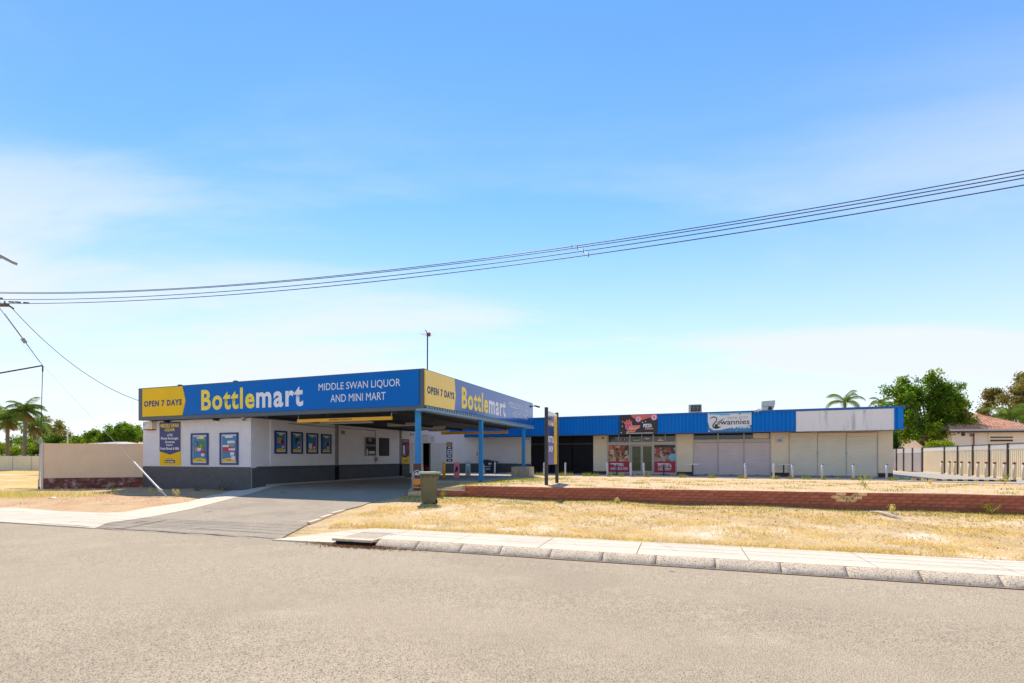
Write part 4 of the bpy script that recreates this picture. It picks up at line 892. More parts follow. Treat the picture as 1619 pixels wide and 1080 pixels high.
# mauve shutters with dark lights over
m0, m1 = c1, S_(1219)
MB().box(m0, m1, n+.14, n+.16, .6, FZ0).build('dark_glazing', 'glass', lb)
E = [S_(p) for p in (1096.2, 1135.3, 1176.3, 1218.5)]; zt = Zw(1157, 694.5); zu = Zw(1157, 699.5)
for i in range(3):
    rp_ = MB().box(E[i]+.04, E[i+1]-.04, n+.04, n+.09, .63, zu-.015).build('roller_panel', 'shutter', lb); hslats(E[i]+.04, E[i+1]-.04, n+.038, .70, zu-.02).build('roller_slats', 'shutter', rp_); MB().box(E[i]+.04, E[i+1]-.04, n+.0, n+.038, .63, .70).build('bottom_rail', 'alu', rp_); MB().box(lerp(E[i], E[i+1], .5)-.06, lerp(E[i], E[i+1], .5)+.06, n-.02, n-.001, .65, .68).build('lock', 'dark_metal', rp_)
    MB().bbox(E[i]+.04, E[i+1]-.04, n-.02, n+.11, zu, zt, .012).build('roller_box', 'alu', lb)
for x in E: MB().box(x-.03, x+.03, n-.01, n+.10, .62, FZ0-.002).build('guide_rail', 'alu', lb)
MB().box(lerp(E[2], E[3], .35), lerp(E[2], E[3], .95), n+.11, n+.135, zt+.02, FZ0-.02).build('cream_blind', 'cream', lb)
t, x0, x1, z0, z1 = simple_box('shutter_notice', 'small white notice stuck on the middle mauve shutter', 'notice', LB, n+.02, (1153.8, 1162.2), (712.7, 717.5), 'paper', .01, 'sheet')
for i in range(3): MB().box(x0+.04, x1-.05, n+.005, n+.0095, z1-.05-.045*i, z1-.03-.045*i).build('text_line', 'print_grey', t)
# boarded right hand shop
r0, r1 = m1, S_(1388)
MB().box(r0, r1, n, n+.3, Zw(1300, 748)+.0, FZ0).build('wall', 'cream', lb)
MB().box(r0, r1, n+.01, n+.3, .4, Zw(1300, 748)-.001).build('wall_base', 'maroon', lb)
BE = [S_(p) for p in (1248, 1292.5, 1338, 1387)]
for i in range(3):
    zb_ = Zw(lerp(1248, 1387, (i+.5)/3), 690); wb_ = MB().box(BE[i]+.02, BE[i+1]-.02, n-.04, n-.001, .64, zb_).build('window_board', 'board', lb); hslats(BE[i]+.03, BE[i+1]-.03, n-.042, .70, zb_-.01, .10, .012).build('board_slats', 'board', wb_); MB().box(BE[i]+.02, BE[i+1]-.02, n-.075, n-.041, .64, .70).build('bottom_rail', 'alu', wb_); MB().bbox(BE[i]+.02, BE[i+1]-.02, n-.12, n-.001, zb_+.005, zb_+.22, .012).build('roller_box', 'cream', wb_); MB().box(lerp(BE[i], BE[i+1], .5)-.06, lerp(BE[i], BE[i+1], .5)+.06, n-.09, n-.076, .65, .68).build('lock', 'dark_metal', wb_)
for i in range(4):
    MB().box(BE[i]-.015, BE[i]+.015, n-.07, n-.001, .62, FZ0-.12).build('board_strip', 'alu', lb)
for px in (1292.5, 1338): 
    x = S_(px); MB().box(x-.035, x+.035, n-.09, n-.071, Zw(px, 719), Zw(px, 713.5)).build('latch', 'print_sky', lb)
MB().box(S_(1388)+.002, wr, n-.06, n+.3, Zw(1400, 748), FZ0-.0).build('pier', 'cream', lb); MB().box(S_(1388)+.002, wr, n-.05, n+.3, .4, Zw(1400, 748)-.001).build('pier_base', 'maroon', lb)
MB().box(wr-.3, wr-.001, n+.301, 12, .4, FZ0).build('end_wall', 'cream', lb)
MB().box(W0-.3, wr-.3, 11.7, 12, .4, FZ0).build('rear_wall', 'cream', lb)
t, x0, x1, z0, z1 = simple_box('meter_plate', 'grey metal plate high on the cream wall right of the shutters', 'plate', LB, n, (1227, 1239.5), (692, 700), 'galv', .03, 'plate')
MB().box(x0+.1, x1-.12, n-.036, n-.0305, z0+.08, z1-.1).build('label_panel', 'pewter', t)
a = S_(953.5); z = Zw(953, 692.8)
t = thing('dome_camera', 'small black dome camera on the cream pier left of the pizza shop', 'camera', LB, (a, n-.05, z)); MB().tube([(a, n, z), (a, n-.1, z)], [.06, .05], 10).build('dome', 'dark_metal', t)
a = LB.s(1196, -.05); z = FZ1-.03
t = thing('flood_lamp', 'small pale flood lamp on the top of the blue fascia', 'lamp', LB, (a, -.1, z)); MB().bbox(a-.14, a+.14, -.22, -.08, z-.09, z-.0, .02).build('lamp_body', 'pewter', t); MB().box(a-.03, a+.03, -.14, -.02, z, z+.05).build('bracket', 'dark_metal', t)
a = S_(835); z = Zw(835, 694)
t = thing('wall_lamp', 'small cream floodlight on the wall left of the black shutters', 'lamp', LB, (a, n-.1, z)); MB().bbox(a-.12, a+.12, n-.2, n-.025, z-.09, z+.09, .02).build('lamp_body', 'alu', t); MB().box(a-.08, a+.08, n-.21, n-.201, z-.06, z+.06).build('lens', 'paper', t)

# fascia signs of the row
def fascia_board(name, label, px, py, m, frame=None):
    y = -.04; x0, x1 = LB.s(px[0], y), LB.s(px[1], y); z0, z1 = LB.z(sum(px)/2, py[1], y), LB.z(sum(px)/2, py[0], y)
    t = thing(name, label, 'sign', LB, ((x0+x1)/2, y, z0)); MB().box(x0, x1, -.10, -.078, z0, z1).build('panel', m, t); return t, x0, x1, z0, z1
t, x0, x1, z0, z1 = fascia_board('pizza_sign', 'dark pizza shop sign with pink pizzas on the blue fascia', (979.6, 1039.2), (655.6, 686.8), 'print_black')
W = x1-x0; H = z1-z0; X = lambda u: x0+W*u; Z = lambda v: z0+H*v; y = -.1005
MB().prism([(X(.50), Z(.72)), (X(.58), Z(.70)), (X(.99), Z(.93)), (X(.99), Z(.985)), (X(.30), Z(.985)), (X(.36), Z(.84))], y-.004, y).build('red_wedge', 'print_coral', t)
for u, v, r in ((.51, .77, .155), (.92, .86, .16), (.26, .40, .19)):
    MB().disc(X(u), y-.010, y-.0045, min(Z(v), z1-H*.16), H*r).build('pizza_picture', 'print_pink', t); mb = MB()
    for k in range(6):
        an = k*1.05+.3; mb.disc(X(u)+math.cos(an)*H*r*.55, y-.014, y-.0105, min(Z(v), z1-H*.16)+math.sin(an)*H*r*.55, H*r*.24, 8)
    mb.build('topping', 'paper' if v != .40 else 'print_crimson', t); MB().disc(X(u), y-.016, y-.0145, min(Z(v), z1-H*.16), H*r*.2, 8).build('topping', 'print_crimson', t)
MB().prism([(X(.14), Z(.52)), (X(.34), Z(.52)), (X(.34), Z(.72)), (X(.30), Z(.66)), (X(.27), Z(.80)), (X(.23), Z(.70)), (X(.19), Z(.76)), (X(.17), Z(.64)), (X(.12), Z(.66))], y-.008, y).build('flame', 'print_coral', t)
MB().prism([(X(.18), Z(.10)), (X(.42), Z(.12)), (X(.46), Z(.26)), (X(.54), Z(.32)), (X(.56), Z(.46)), (X(.28), Z(.44)), (X(.24), Z(.26))], y-.018, y-.011).build('name_plate', 'print_peach', t)
scrawl(t, X(.30), X(.54), Z(.34), Z(.44), y-.022, 'print_coral', 5); scrawl(t, X(.22), X(.45), Z(.15), Z(.25), y-.022, 'print_crimson', 6)
text(t, 'PIZZA', X(.64), X(.87), Z(.34), Z(.52), y-.004, 'ink_white', .05); scrawl(t, X(.69), X(.90), Z(.24), Z(.30), y-.004, 'print_peach', 5)
MB().box(X(.18), X(.90), y-.004, y, Z(.045), Z(.075)).build('strip_line', 'paper', t)
for u, v in ((.05, .10), (.62, .60), (.70, .64), (.09, .66), (.08, .42)): MB().disc(X(u), y-.004, y, Z(v), H*.028, 8).build('flake', 'paper', t)
t, x0, x1, z0, z1 = fascia_board('fish_shop_sign', 'white and teal fish and chips sign with a black swan', (1119, 1188), (652.8, 682.5), 'paper')
W = x1-x0; H = z1-z0; y = -.1005
MB().prism([(X(.0), Z(.0)), (X(1), Z(.0)), (X(1), Z(.34)), (X(.8), Z(.26)), (X(.5), Z(.20)), (X(.32), Z(.10)), (X(.14), Z(.08)), (X(.05), Z(.22)), (X(0), Z(.55))], y-.004, y).build('teal_wave', 'teal', t)
MB().prism([(X(.03), Z(.93)), (X(.25), Z(.90)), (X(.5), Z(.94)), (X(.99), Z(.92)), (X(.99), Z(1)), (X(.03), Z(1))], y-.004, y).build('teal_band', 'print_sky', t)
MB().box(X(.28), X(.52), y-.006, y-.0042, Z(.88), Z(.915)).build('wave_line', 'teal', t); MB().disc(X(.74), y-.008, y-.0042, Z(.93), H*.045, 10).build('green_dot', 'print_green', t)
# swan: neck tube, body and wing flat on the board
def ribbon(pts, ws, y0, y1):
    L1, L2 = [], []
    for i, p in enumerate(pts):
        a = Vector(pts[max(i-1, 0)]); b = Vector(pts[min(i+1, len(pts)-1)]); d = (b-a).normalized(); nn = Vector((-d.y, d.x)); p = Vector(p)
        L1.append(p+nn*ws[i]); L2.append(p-nn*ws[i])
    mb = MB()
    for i in range(len(pts)-1):
        vs = [(q_.x, yy, q_.y) for yy in (y0, y1) for q_ in (L1[i], L1[i+1], L2[i+1], L2[i])]
        mb.add(vs, [(0,1,2,3), (7,6,5,4), (0,4,5,1), (1,5,6,2), (2,6,7,3), (3,7,4,0)])
    return mb
neck = [(.05, .70), (.10, .78), (.155, .80), (.20, .76), (.215, .67), (.195, .56), (.15, .44), (.12, .33), (.13, .24), (.19, .205)]
ribbon([(X(u), Z(v)) for u, v in neck], [H*.008, H*.028, H*.026, H*.024, H*.024, H*.026, H*.03, H*.035, H*.03, H*.02], y-.008, y-.0042).build('swan_neck', 'print_black', t)
MB().prism([(X(.11), Z(.30)), (X(.13), Z(.20)), (X(.20), Z(.155)), (X(.27), Z(.19)), (X(.31), Z(.30)), (X(.25), Z(.27)), (X(.22), Z(.42)), (X(.17), Z(.40)), (X(.16), Z(.27))], y-.012, y-.0085).build('swan_body', 'print_black', t)
MB().prism([(X(.22), Z(.38)), (X(.27), Z(.36)), (X(.33), Z(.56)), (X(.40), Z(.72)), (X(.30), Z(.64)), (X(.22), Z(.52))], y-.008, y-.0042).build('swan_wing', 'print_grey', t)
text(t, 'wannies', X(.29), X(.96), Z(.37), Z(.64), y-.006, 'print_black', .012); text(t, '9274 4777', X(.46), X(.92), Z(.66), Z(.78), y-.006, 'print_grey', .0); text(t, 'FISH & CHIPS', X(.34), X(.97), Z(.165), Z(.29), y-.008, 'ink_white', .035)
for u, m in ((.30, 'print_red'), (.44, 'print_crimson'), (.53, 'print_red'), (.67, 'print_orange')): MB().disc(X(u), y-.008, y-.0042, Z(.07), H*.03, 8, H*.022).build('fish_picture', m, t)
MB().prism([(X(.01), Z(.02)), (X(.045), Z(.0)), (X(.035), Z(.12))], y-.008, y-.0042).build('sail', 'paper', t)
t, x0, x1, z0, z1 = fascia_board('blank_sign', 'blank stained white board on the right end of the fascia', (1258.3, 1413), (648.2, 681.3), 'white_sign')
mb = MB(); mb.box(x0, x1, -.115, -.101, z0, z0+.035); mb.box(x0, x1, -.115, -.101, z1-.035, z1); mb.box(x0, x0+.035, -.115, -.101, z0+.035, z1-.035); mb.box(x1-.035, x1, -.115, -.101, z0+.035, z1-.035); mb.build('frame', 'white_metal', t)

# roof plant
a0, a1 = LB.s(1088.5, 4), LB.s(1109, 4); zz0, zz1 = LB.z(1099, 652, 4), LB.z(1099, 639.3, 4)
t = thing('roof_cooler', 'pale square evaporative cooler with dark louvres on the roof', 'cooler', LB, ((a0+a1)/2, 4, zz0))
MB().bbox(a0, a1, 4, 4.9, zz0, zz1, .03).build('casing', 'alu', t); MB().box(a0+.15, a1-.04, 3.97, 3.999, zz0+.06, zz1-.06).build('louvre_panel', 'dark_metal', t)
for i in range(3): zc = lerp(zz0+.1, zz1-.1, (i+.5)/3); MB().box(a0+.15, a1-.04, 3.955, 3.969, zc+.05, zc+.07).build('louvre', 'pewter', t)
for i in (1, 2): x = lerp(a0+.15, a1-.04, i/3); MB().box(x-.012, x+.012, 3.95, 3.954, zz0+.06, zz1-.06).build('louvre_post', 'pewter', t)
MB().box(a0+.2, a1-.2, 4.2, 4.7, FZ1-.3, zz0).build('duct', 'galv', t)
a0, a1 = LB.s(1204.5, 3), LB.s(1225.5, 3); zz0, zz1 = LB.z(1215, 647.5, 3), LB.z(1215, 633.2, 3)
t = thing('roof_vent', 'galvanised kitchen exhaust cowl with spout on the roof', 'vent', LB, ((a0+a1)/2, 3, zz0))
zm = lerp(zz0, zz1, .42)
MB().prism([(a0, zm), (a1-.05, zm-.04), (a1, zm+.1), (a1, zz1), (a0, zz1-.04)], 3, 3.8).build('cowl', 'galv', t); MB().prism([(a0+.02, zz0-.1), (a1-.15, zz0-.1), (a1-.02, zm-.05), (a0, zm-.002)], 3.1, 3.7).build('spout', 'galv', t); MB().disc((a0+a1)/2+.1, 3.06, 3.099, zz0+.08, .12).build('fan_opening', 'dark_metal', t)
MB().tube([(a0-.25, 3.2, zz0+.05), (a0+.05, 3.2, zz0+.05)], .03).build('pipe', 'galv', t); MB().box(a0+.1, a1-.2, 3.2, 3.6, FZ1-.3, zz0-.1).build('duct', 'galv', t)

# ------------------------------------------------------------------ bollards, tables, small things by the shops
def on(px, py, z): Y = (EYE-z)*FPX/(py-HZ); return ((px-CX)/FPX*Y, Y)
ords = ['first', 'second', 'third', 'fourth', 'fifth', 'sixth', 'seventh', 'eighth', 'ninth', 'tenth', 'eleventh', 'twelfth', 'thirteenth']
def bollard_proto(m, capm, r, h, caph):
    t = thing('bollard', '', 'bollard', WF, (0, 0, 0)); MB().tube([(0, 0, -.05), (0, 0, h-caph)], r, 12).build('shaft', m, t, True)
    MB().tube([(0, 0, h-caph), (0, 0, h-.02), (0, 0, h)], [r*1.02, r*1.02, r*.6], 12).build('cap', capm, t, True); return t
WBP = bollard_proto('boll_white', 'boll_white', .055, .80, .05); RCP = bollard_proto('boll_cream', 'cap_red', .066, .90, .11)
wb = [(859.5, 751.5, 'white bollard just left of the pylon sign'), (893.5, 752, 'white bollard in front of the black shutters'), (960.5, 752.5, 'white bollard at the left edge of the pizza shopfront'), (997.3, 753, 'white bollard at the left edge of the glass door'), (1018, 753, 'white bollard in front of the glass door'), (1178.6, 756.5, 'white bollard in front of the mauve shutters'), (1222.8, 757, 'white bollard at the right edge of the mauve shutters'), (1253, 757, 'white rust-topped bollard right of the far table'), (1299.5, 757.5, 'white rust-topped bollard under the left board joint'), (1349.5, 758, 'white rust-topped bollard under the right board joint'), (1401.5, 758.5, 'white rust-topped leaning bollard at the right corner of the shop row'), (782.2, 749.5, 'white bollard beside the navy ice chest')]
for i, (px, py, lab) in enumerate(wb):
    o = WBP if i == 0 else copy_tree(WBP); x, y = on(px, py, .615); o.location = (x, y, .615); o['label'] = lab; o['group'] = 'white bollards along the shop paving'; o.rotation_euler = (random.uniform(-.02, .02), random.uniform(-.03, .05), 0)
    if 'rust-topped' in lab: [c for c in o.children if c.name.startswith('cap')][0].data = [c for c in RCP.children if c.name.startswith('cap')][0].data if False else [c for c in o.children if c.name.startswith('cap')][0].data
for o in list(COL.objects):
    if o.name.startswith('bollard') and 'rust-topped' in o.get('label', ''):
        for c in o.children:
            if c.name.startswith('cap'): c.data = c.data.copy(); c.data.materials[0] = M['cap_red']
rc = [(1456, 745.5), (1489.3, 750), (1501.3, 750.5), (1509.7, 751.2), (1520.5, 752.4), (1532.6, 753.6), (1546, 754.4), (1559.3, 755.2), (1572.6, 756.4), (1588.5, 757.6), (1603.8, 759), (1618.5, 760)]
for i, (px, py) in enumerate(rc):
    o = RCP if i == 0 else copy_tree(RCP); x, y = on(px, py, .6); o.location = (x, y, .6); o['group'] = 'red-capped bollards along the cream fence'; o.rotation_euler = (0, random.uniform(-.02, .02), random.uniform(0, 3))
    o['label'] = 'red-capped cream bollard standing alone at the corner of the grey gate' if i == 0 else '%s red-capped bollard along the cream fence counting from the grey gate' % ords[i]
# tables
tp = thing('cafe_table', '', 'table', WF, (0, 0, 0)); MB().bbox(-.37, .37, -.37, .37, .685, .745, .01).build('table_top', 'table_top', tp); MB().tube([(0, 0, .03), (0, 0, .70)], .04, 10).build('pedestal', 'dark_metal', tp)
mb = MB(); mb.box(-.28, .28, -.03, .03, 0, .04); mb.box(-.03, .03, -.28, .28, .001, .041); mb.build('foot', 'dark_metal', tp)
for i, (px, py, lab) in enumerate([(975.5, 750.8, 'square cafe table in front of the phone number window'), (1049.5, 751, 'square cafe table in front of the pickup and delivery window'), (1095, 752.5, 'square cafe table at the left edge of the mauve shutters'), (1239, 753.5, 'square cafe table in front of the boarded cream wall')]):
    o = tp if i == 0 else copy_tree(tp); x, y = on(px, py, .615); o.location = (x, y, .615); o.rotation_euler = (0, 0, LB.ang+random.uniform(-.1, .1)); o['label'] = lab; o['group'] = 'cafe tables outside the shop row'
# yellow bollard, standing signs and ice chest under the canopy
x, y = on(702, 756.6, .615); t = thing('yellow_bollard', 'yellow safety bollard on the slab near the shop entrance', 'bollard', WF, (x, y, .615))
MB().tube([(x, y, .6), (x, y, 1.45), (x, y, 1.5)], [.08, .08, .05], 14).build('shaft', 'boll_yellow', t, True); MB().tube([(x, y, .615), (x, y, .64)], [.13, .13], 14).build('base_plate', 'dark_metal', t); MB().tube([(x, y, 1.42), (x, y, 1.44)], .084, 14).build('band', 'print_orange', t)
def teardrop(name, label, px, w, py0, py1, m, top, pics):
    x, y = on(px, py1, .615); F = Frame((x, y), R(-12)); H = (py1-py0)*y/FPX; W = w*y/FPX
    t = thing(name, label, 'standing sign', F, (0, 0, .615)); MB().bbox(-W/2, W/2, -.015, .015, .62, .615+H, .008).build('panel', m, t)
    MB().box(-W/2, W/2, .02, .05, .615, .65).build('foot', 'dark_metal', t); MB().tube([(0, .02, .62), (0, .28, .62)], .015).build('stand', 'dark_metal', t); MB().tube([(0, .25, .62), (0, .02, .615+H*.7)], .012).build('stay', 'dark_metal', t)
    MB().box(-W/2+.02, W/2-.02, -.021, -.0155, .615+H*.9, .615+H*.98).build('heading', top, t)
    for pts, mm in pics: MB().prism([(W*u, .615+H*v) for u, v in pts], -.022, -.0155).build('picture', mm, t)
teardrop('pink_sign', 'pink standing sign with a dark picture on the slab', 722, 9.2, 731, 755.5, 'print_pink', 'print_peach', [([(-.32, .42), (-.1, .38), (.2, .42), (.34, .62), (.15, .74), (-.2, .70)], 'print_black'), ([(-.38, .36), (-.1, .34), (-.1, .37), (-.38, .40)], 'print_crimson'), ([(-.35, .55), (-.2, .55), (-.2, .68), (-.33, .66)], 'paper')])
teardrop('teal_sign', 'teal standing sign with a yellow bottle picture on the slab', 740, 8.2, 729, 753, 'print_sky', 'paper', [([(-.2, .08), (.2, .08), (.2, .30), (.05, .52), (-.05, .52), (-.2, .30)], 'print_orange'), ([(-.3, .68), (.35, .68), (.35, .78), (-.3, .80)], 'paper'), ([(-.1, .22), (.12, .22), (.12, .34), (-.1, .34)], 'print_red')])
x, y = on(770.5, 748, .615); F = Frame((x, y), R(-32)); W, H = .85, .92
t = thing('ice_chest', 'navy ice chest with sloping lid against the rear wall under the canopy', 'ice chest', F, (0, 0, .615))
MB().prism([(-W/2, .64), (W/2, .64), (W/2, .62+H*.86), (-W/2, .62+H)], 0, .7).build('cabinet', 'ice', t); MB().prism([(-W/2-.02, .62+H), (W/2+.02, .62+H*.86), (W/2+.02, .62+H*.9), (-W/2-.02, .66+H)], -.02, .72).build('lid', 'dark_metal', t)
scrawl(t, W*.12, W*.40, .62+H*.66, .62+H*.8, -.006, 'ink_white', 2); MB().box(-W*.3, W*.35, -.006, -.001, .62+H*.48, .62+H*.53).build('stripe', 'paper', t); scrawl(t, -W*.15, W*.3, .62+H*.26, .62+H*.36, -.006, 'ink_white', 3)
for dx in (-W/2+.06, W/2-.06): MB().tube([(dx, .08, .605), (dx, .08, .645)], .03).build('foot', 'rubber', t)
x, y = on(763.5, 750, .615); F = Frame((x, y), R(-20))
t = thing('flat_sign', 'small leaning colourful sign beside the ice chest', 'standing sign', F, (0, 0, .615)); MB().prism([(-.16, .62), (.16, .62), (.08, 1.35), (-.12, 1.35)], -.02, .02).build('panel', 'print_sky', t); MB().prism([(-.12, .66), (.12, .66), (.08, .95), (-.10, .95)], -.026, -.0205).build('picture', 'sign_yellow', t); MB().box(-.13, .13, .02, .22, .615, .64).build('foot', 'dark_metal', t)
# red fridge inside the entrance
F = SP; xa, xb = SP.s(671, 1.2), SP.s(679, 1.2)
t = thing('red_drinks_bin', 'red drinks bin just inside the dark shop doorway', 'drinks bin', SP, ((xa+xb)/2, 1.2, .6)); MB().bbox(xa, xb, 1.0, 1.5, .62, SP.z(675, 735, 1.2), .02).build('bin_body', 'print_red', t); MB().box(xa+.1, xa+.25, .99, .999, .8, 1.0).build('label_patch', 'print_pink', t)

# ------------------------------------------------------------------ sandwich board, wheelie bin, pylon sign
x, y = on(660, 781, .37); F = Frame((x, y), R(-6)); S0 = y/FPX
t = thing('sandwich_board', 'orange and dark sandwich board with a round badge behind the bin', 'sandwich board', F, (0, 0, .36))
W = 15.5*S0; zb = .37; H = 48*S0; z1 = zb+H
MB().prism([(-W/2, zb+.22), (W/2, zb+.22), (W/2, z1), (-W/2, z1)], -.02, .02).build('panel', 'orange', t)
MB().prism([(-W/2, z1-.36), (W/2, z1-.36), (W/2, z1), (-W/2, z1)], -.026, -.0205).build('dark_head', 'brown_ink', t)
rr = W*.42; zc = z1-.40
MB().disc(0, -.034, -.0265, zc, rr, 24).build('badge', 'paper', t); MB().disc(0, -.040, -.0345, zc, rr*.82, 24).build('badge_ring', 'brown_ink', t); MB().disc(0, -.046, -.0405, zc-.02, rr*.6, 20).build('badge_face', 'paper', t)
MB().disc(.03, -.052, -.0465, zc+.03, rr*.26, 12).build('badge_mark', 'print_orange', t); MB().prism([(-.10, zc-.16), (.1, zc-.16), (.13, zc-.05), (-.12, zc-.02)], -.052, -.0465).build('badge_mark', 'ink_navy', t)
text(t, 'CHA', -W*.36, W*.05, z1-.88, z1-.78, -.026, 'brown_ink', .03); text(t, 'BE', -W*.36, -W*.08, z1-1.03, z1-.93, -.026, 'brown_ink', .03)
for k_ in ((.10, .38, .88, .78), (-.02, .38, 1.03, .93), (-.30, .38, 1.18, 1.08)): scrawl(t, W*k_[0], W*k_[1], z1-k_[2], z1-k_[3], -.026, 'brown_ink', 2)
MB().box(-W/2, W/2, -.03, .025, zb+.17, zb+.22).build('bottom_rail', 'dark_metal', t)
for sx in (-1, 1):
    MB().box(sx*W/2-.03, sx*W/2+.03, -.035, .03, zb-.02, z1+.01).build('frame_post', 'pewter', t)
    MB().tube([(sx*W/2, .03, z1-.05), (sx*W/2, .55, zb)], .02).build('rear_leg', 'pewter', t)
MB().box(-W/2, W/2, .02, .55, zb-.01, zb+.09).build('water_base', 'print_grey', t)
# wheelie bin
x, y = on(676, 797, .30); zg = h_ground(x, y); F = Frame((x, y+.25), R(14))
t = thing('wheelie_bin', 'olive wheelie bin with pale green lid on the dry verge', 'wheelie bin', F, (0, 0, zg))
SC_ = 1.0; zb = zg+.02
def taper(w0, d0, w1, d1, za, zb_):
    vs = [(-w0, -d0, za), (w0, -d0, za), (w0, d0, za), (-w0, d0, za), (-w1, -d1, zb_), (w1, -d1, zb_), (w1, d1, zb_), (-w1, d1, zb_)]
    return vs, [(0,3,2,1), (4,5,6,7), (0,1,5,4), (1,2,6,5), (2,3,7,6), (3,0,4,7)]
bm = bmesh.new(); vs, fs = taper(.215, .20, .265, .245, zb, zb+.90); vv = [bm.verts.new(v) for v in vs]; [bm.faces.new([vv[i] for i in f]) for f in fs]
bmesh.ops.bevel(bm, geom=list(bm.edges), offset=.03, segments=2, affect='EDGES'); bm.verts.index_update()
mb = MB(); mb.add([v.co[:] for v in bm.verts], [[v.index for v in f.verts] for f in bm.faces]); bm.free(); mb.build('body', 'bin', t)
MB().bbox(-.285, .285, -.265, .265, zb+.885, zb+.925, .012).build('rim', 'bin', t)
mb = MB(); mb.bbox(-.325, .30, -.285, .285, zb+.932, zb+.962, .012); mb.bbox(-.29, .25, -.25, .25, zb+.955, zb+.995, .018); mb.build('lid', 'bin_lid', t)
for yy in (-.17, 0, .17): MB().box(.262, .30, yy-.02, yy+.02, zb+.76, zb+.885).build('bracket', 'bin', t)
for yy in (-.2, .2): MB().bbox(.28, .37, yy-.03, yy+.03, zb+.90, zb+.985, .015).build('hinge', 'bin_lid', t)
MB().tube([(.35, -.22, zb+.945), (.35, .22, zb+.945)], .018).build('handle', 'bin', t)
for yy in (-.15, .19): MB().tube([(.17, yy-.03, zg+.09), (.17, yy+.03, zg+.09)], .09, 16).build('wheel', 'rubber', t)
for i in range(3): MB().box(-.21+.16*i-.008, -.21+.16*i+.008, -.272, -.262, zb+.80, zb+.87).build('rib', 'rubber', t)
# pylon sign
Np, Fp = Vector((1.21, 17.8)), Vector((1.73, 19.5)); F = Frame(Np, math.atan2(Fp.y-Np.y, Fp.x-Np.x)); PL = (Fp-Np).length
t = thing('pylon_sign', 'tall narrow two-post bottle shop sign standing behind the brick wall', 'sign', F, (0, 0, .72))
for x, zt in ((0, 3.51), (PL, 3.47)): MB().bbox(x-.055, x+.055, -.055, .055, .55, zt, .006).build('post', 'dark_metal', t)
z0, z1 = 1.48, 3.40
MB().box(.06, PL-.06, -.02, .02, z0, z1).build('panel', 'navy_metal', t)
xs = PL*.66
MB().prism([(.065, z0+.01), (xs-.08, z0+.01), (xs-.02, z0+.7), (xs-.06, z1-.01), (.065, z1-.01)], -.027, -.0205).build('navy_field', mat('pylon_gloss_navy', (.035, .045, .16), .12, .1, spec=1.0, coat=1.0), t)
MB().prism([(xs-.075, z0+.01), (PL-.065, z0+.01), (PL-.065, z1-.01), (xs-.055, z1-.01), (xs-.015, z0+.7)], -.027, -.0205).build('yellow_field', 'gl_yellow', t)
MB().box(.066, xs-.12, -.031, -.0275, z0+.01, z0+1.0).build('violet_field', 'print_purple', t)
MB().box(.07, xs-.1, -.033, -.0275, z1-.52, z1-.32).build('logo_plate', 'print_grey', t)
text(t, 'Bottle', .12, xs*.52, z1-.49, z1-.36, -.036, 'print_peach', .04); text(t, 'mart', xs*.54, xs-.14, z1-.49, z1-.38, -.036, 'ink_white', .04)
text(t, 'BOTTLE', .09, xs-.12, z1-1.12, z1-.88, -.034, 'ink_white', .04); text(t, 'SHOP', .22, xs-.22, z1-1.46, z1-1.24, -.034, 'ink_white', .04)
# the back of the sign
MB().prism([(.065, z0+.01), (PL-.065, z0+.01), (PL-.065, z1-.01), (.065, z1-.01)], .0205, .025).build('rear_face', 'navy2', t)

# ------------------------------------------------------------------ fences and houses on the right
fa, fb = on(1460, 746.7, .6), on(1619, 758.5, .6)
FF = Frame(fa, math.atan2(fb[1]-fa[1], fb[0]-fa[0])); FLEN = (Vector(fb)-Vector(fa)).length
t = thing('cream_fence', 'cream ribbed steel fence with dark posts and a pale top strip', 'fence', FF, (0, 0, .6))
posts = [FF.s(p) for p in (1459.5, 1494, 1515, 1539, 1565, 1594.5)]; st = posts[-1]-posts[-2]; posts += [posts[-1]+st*(i+1) for i in range(5)]
def rib_panel(F, x0, x1, z0, z1, m, parent, pitch=.19, name='panel'):
    k = max(2, int((x1-x0)/pitch)); p = (x1-x0)/k; vs = []
    pts = []
    for i in range(k): x = x0+i*p; pts += [(x, 0), (x+p*.55, 0), (x+p*.68, -.03), (x+p*.87, -.03)]
    pts.append((x1, 0)); mb = MB()
    for a, b in pts: vs += [(a, b, z0), (a, b, z1)]
    mb.add(vs, [(2*i, 2*i+2, 2*i+3, 2*i+1) for i in range(len(pts)-1)]); return mb.build(name, m, parent)
for i, x in enumerate(posts):
    MB().box(x-.045, x+.045, -.07, .03, .5, 2.52).build('post', 'fence_dark', t)
    if i+1 < len(posts):
        rib_panel(FF, x+.05, posts[i+1]-.05, .66, 2.19, 'fence_cream', t)
        MB().box(x+.05, posts[i+1]-.05, -.02, .02, 2.24, 2.46).build('lattice_strip', 'fence_pale', t)
        MB().box(x+.05, posts[i+1]-.05, -.035, .03, 2.19, 2.235).build('mid_rail', 'fence_pale', t)
        MB().box(x+.05, posts[i+1]-.05, -.035, .03, 2.46, 2.50).build('top_rail', 'fence_dark', t)
        MB().box(x+.05, posts[i+1]-.05, -.035, .03, .60, .66).build('bottom_rail', 'fence_cream', t)
ga = on(1405, 743.6, .6); FG = Frame(ga, math.atan2(fa[1]-ga[1], fa[0]-ga[0])); GL = (Vector(fa)-Vector(ga)).length
t = thing('grey_gate', 'grey sheet metal gate closing the gap beside the shop row', 'gate', FG, (0, 0, .6))
gp = [0]+[FG.s(p) for p in (1418, 1429.3, 1443.3)]+[GL-.15]
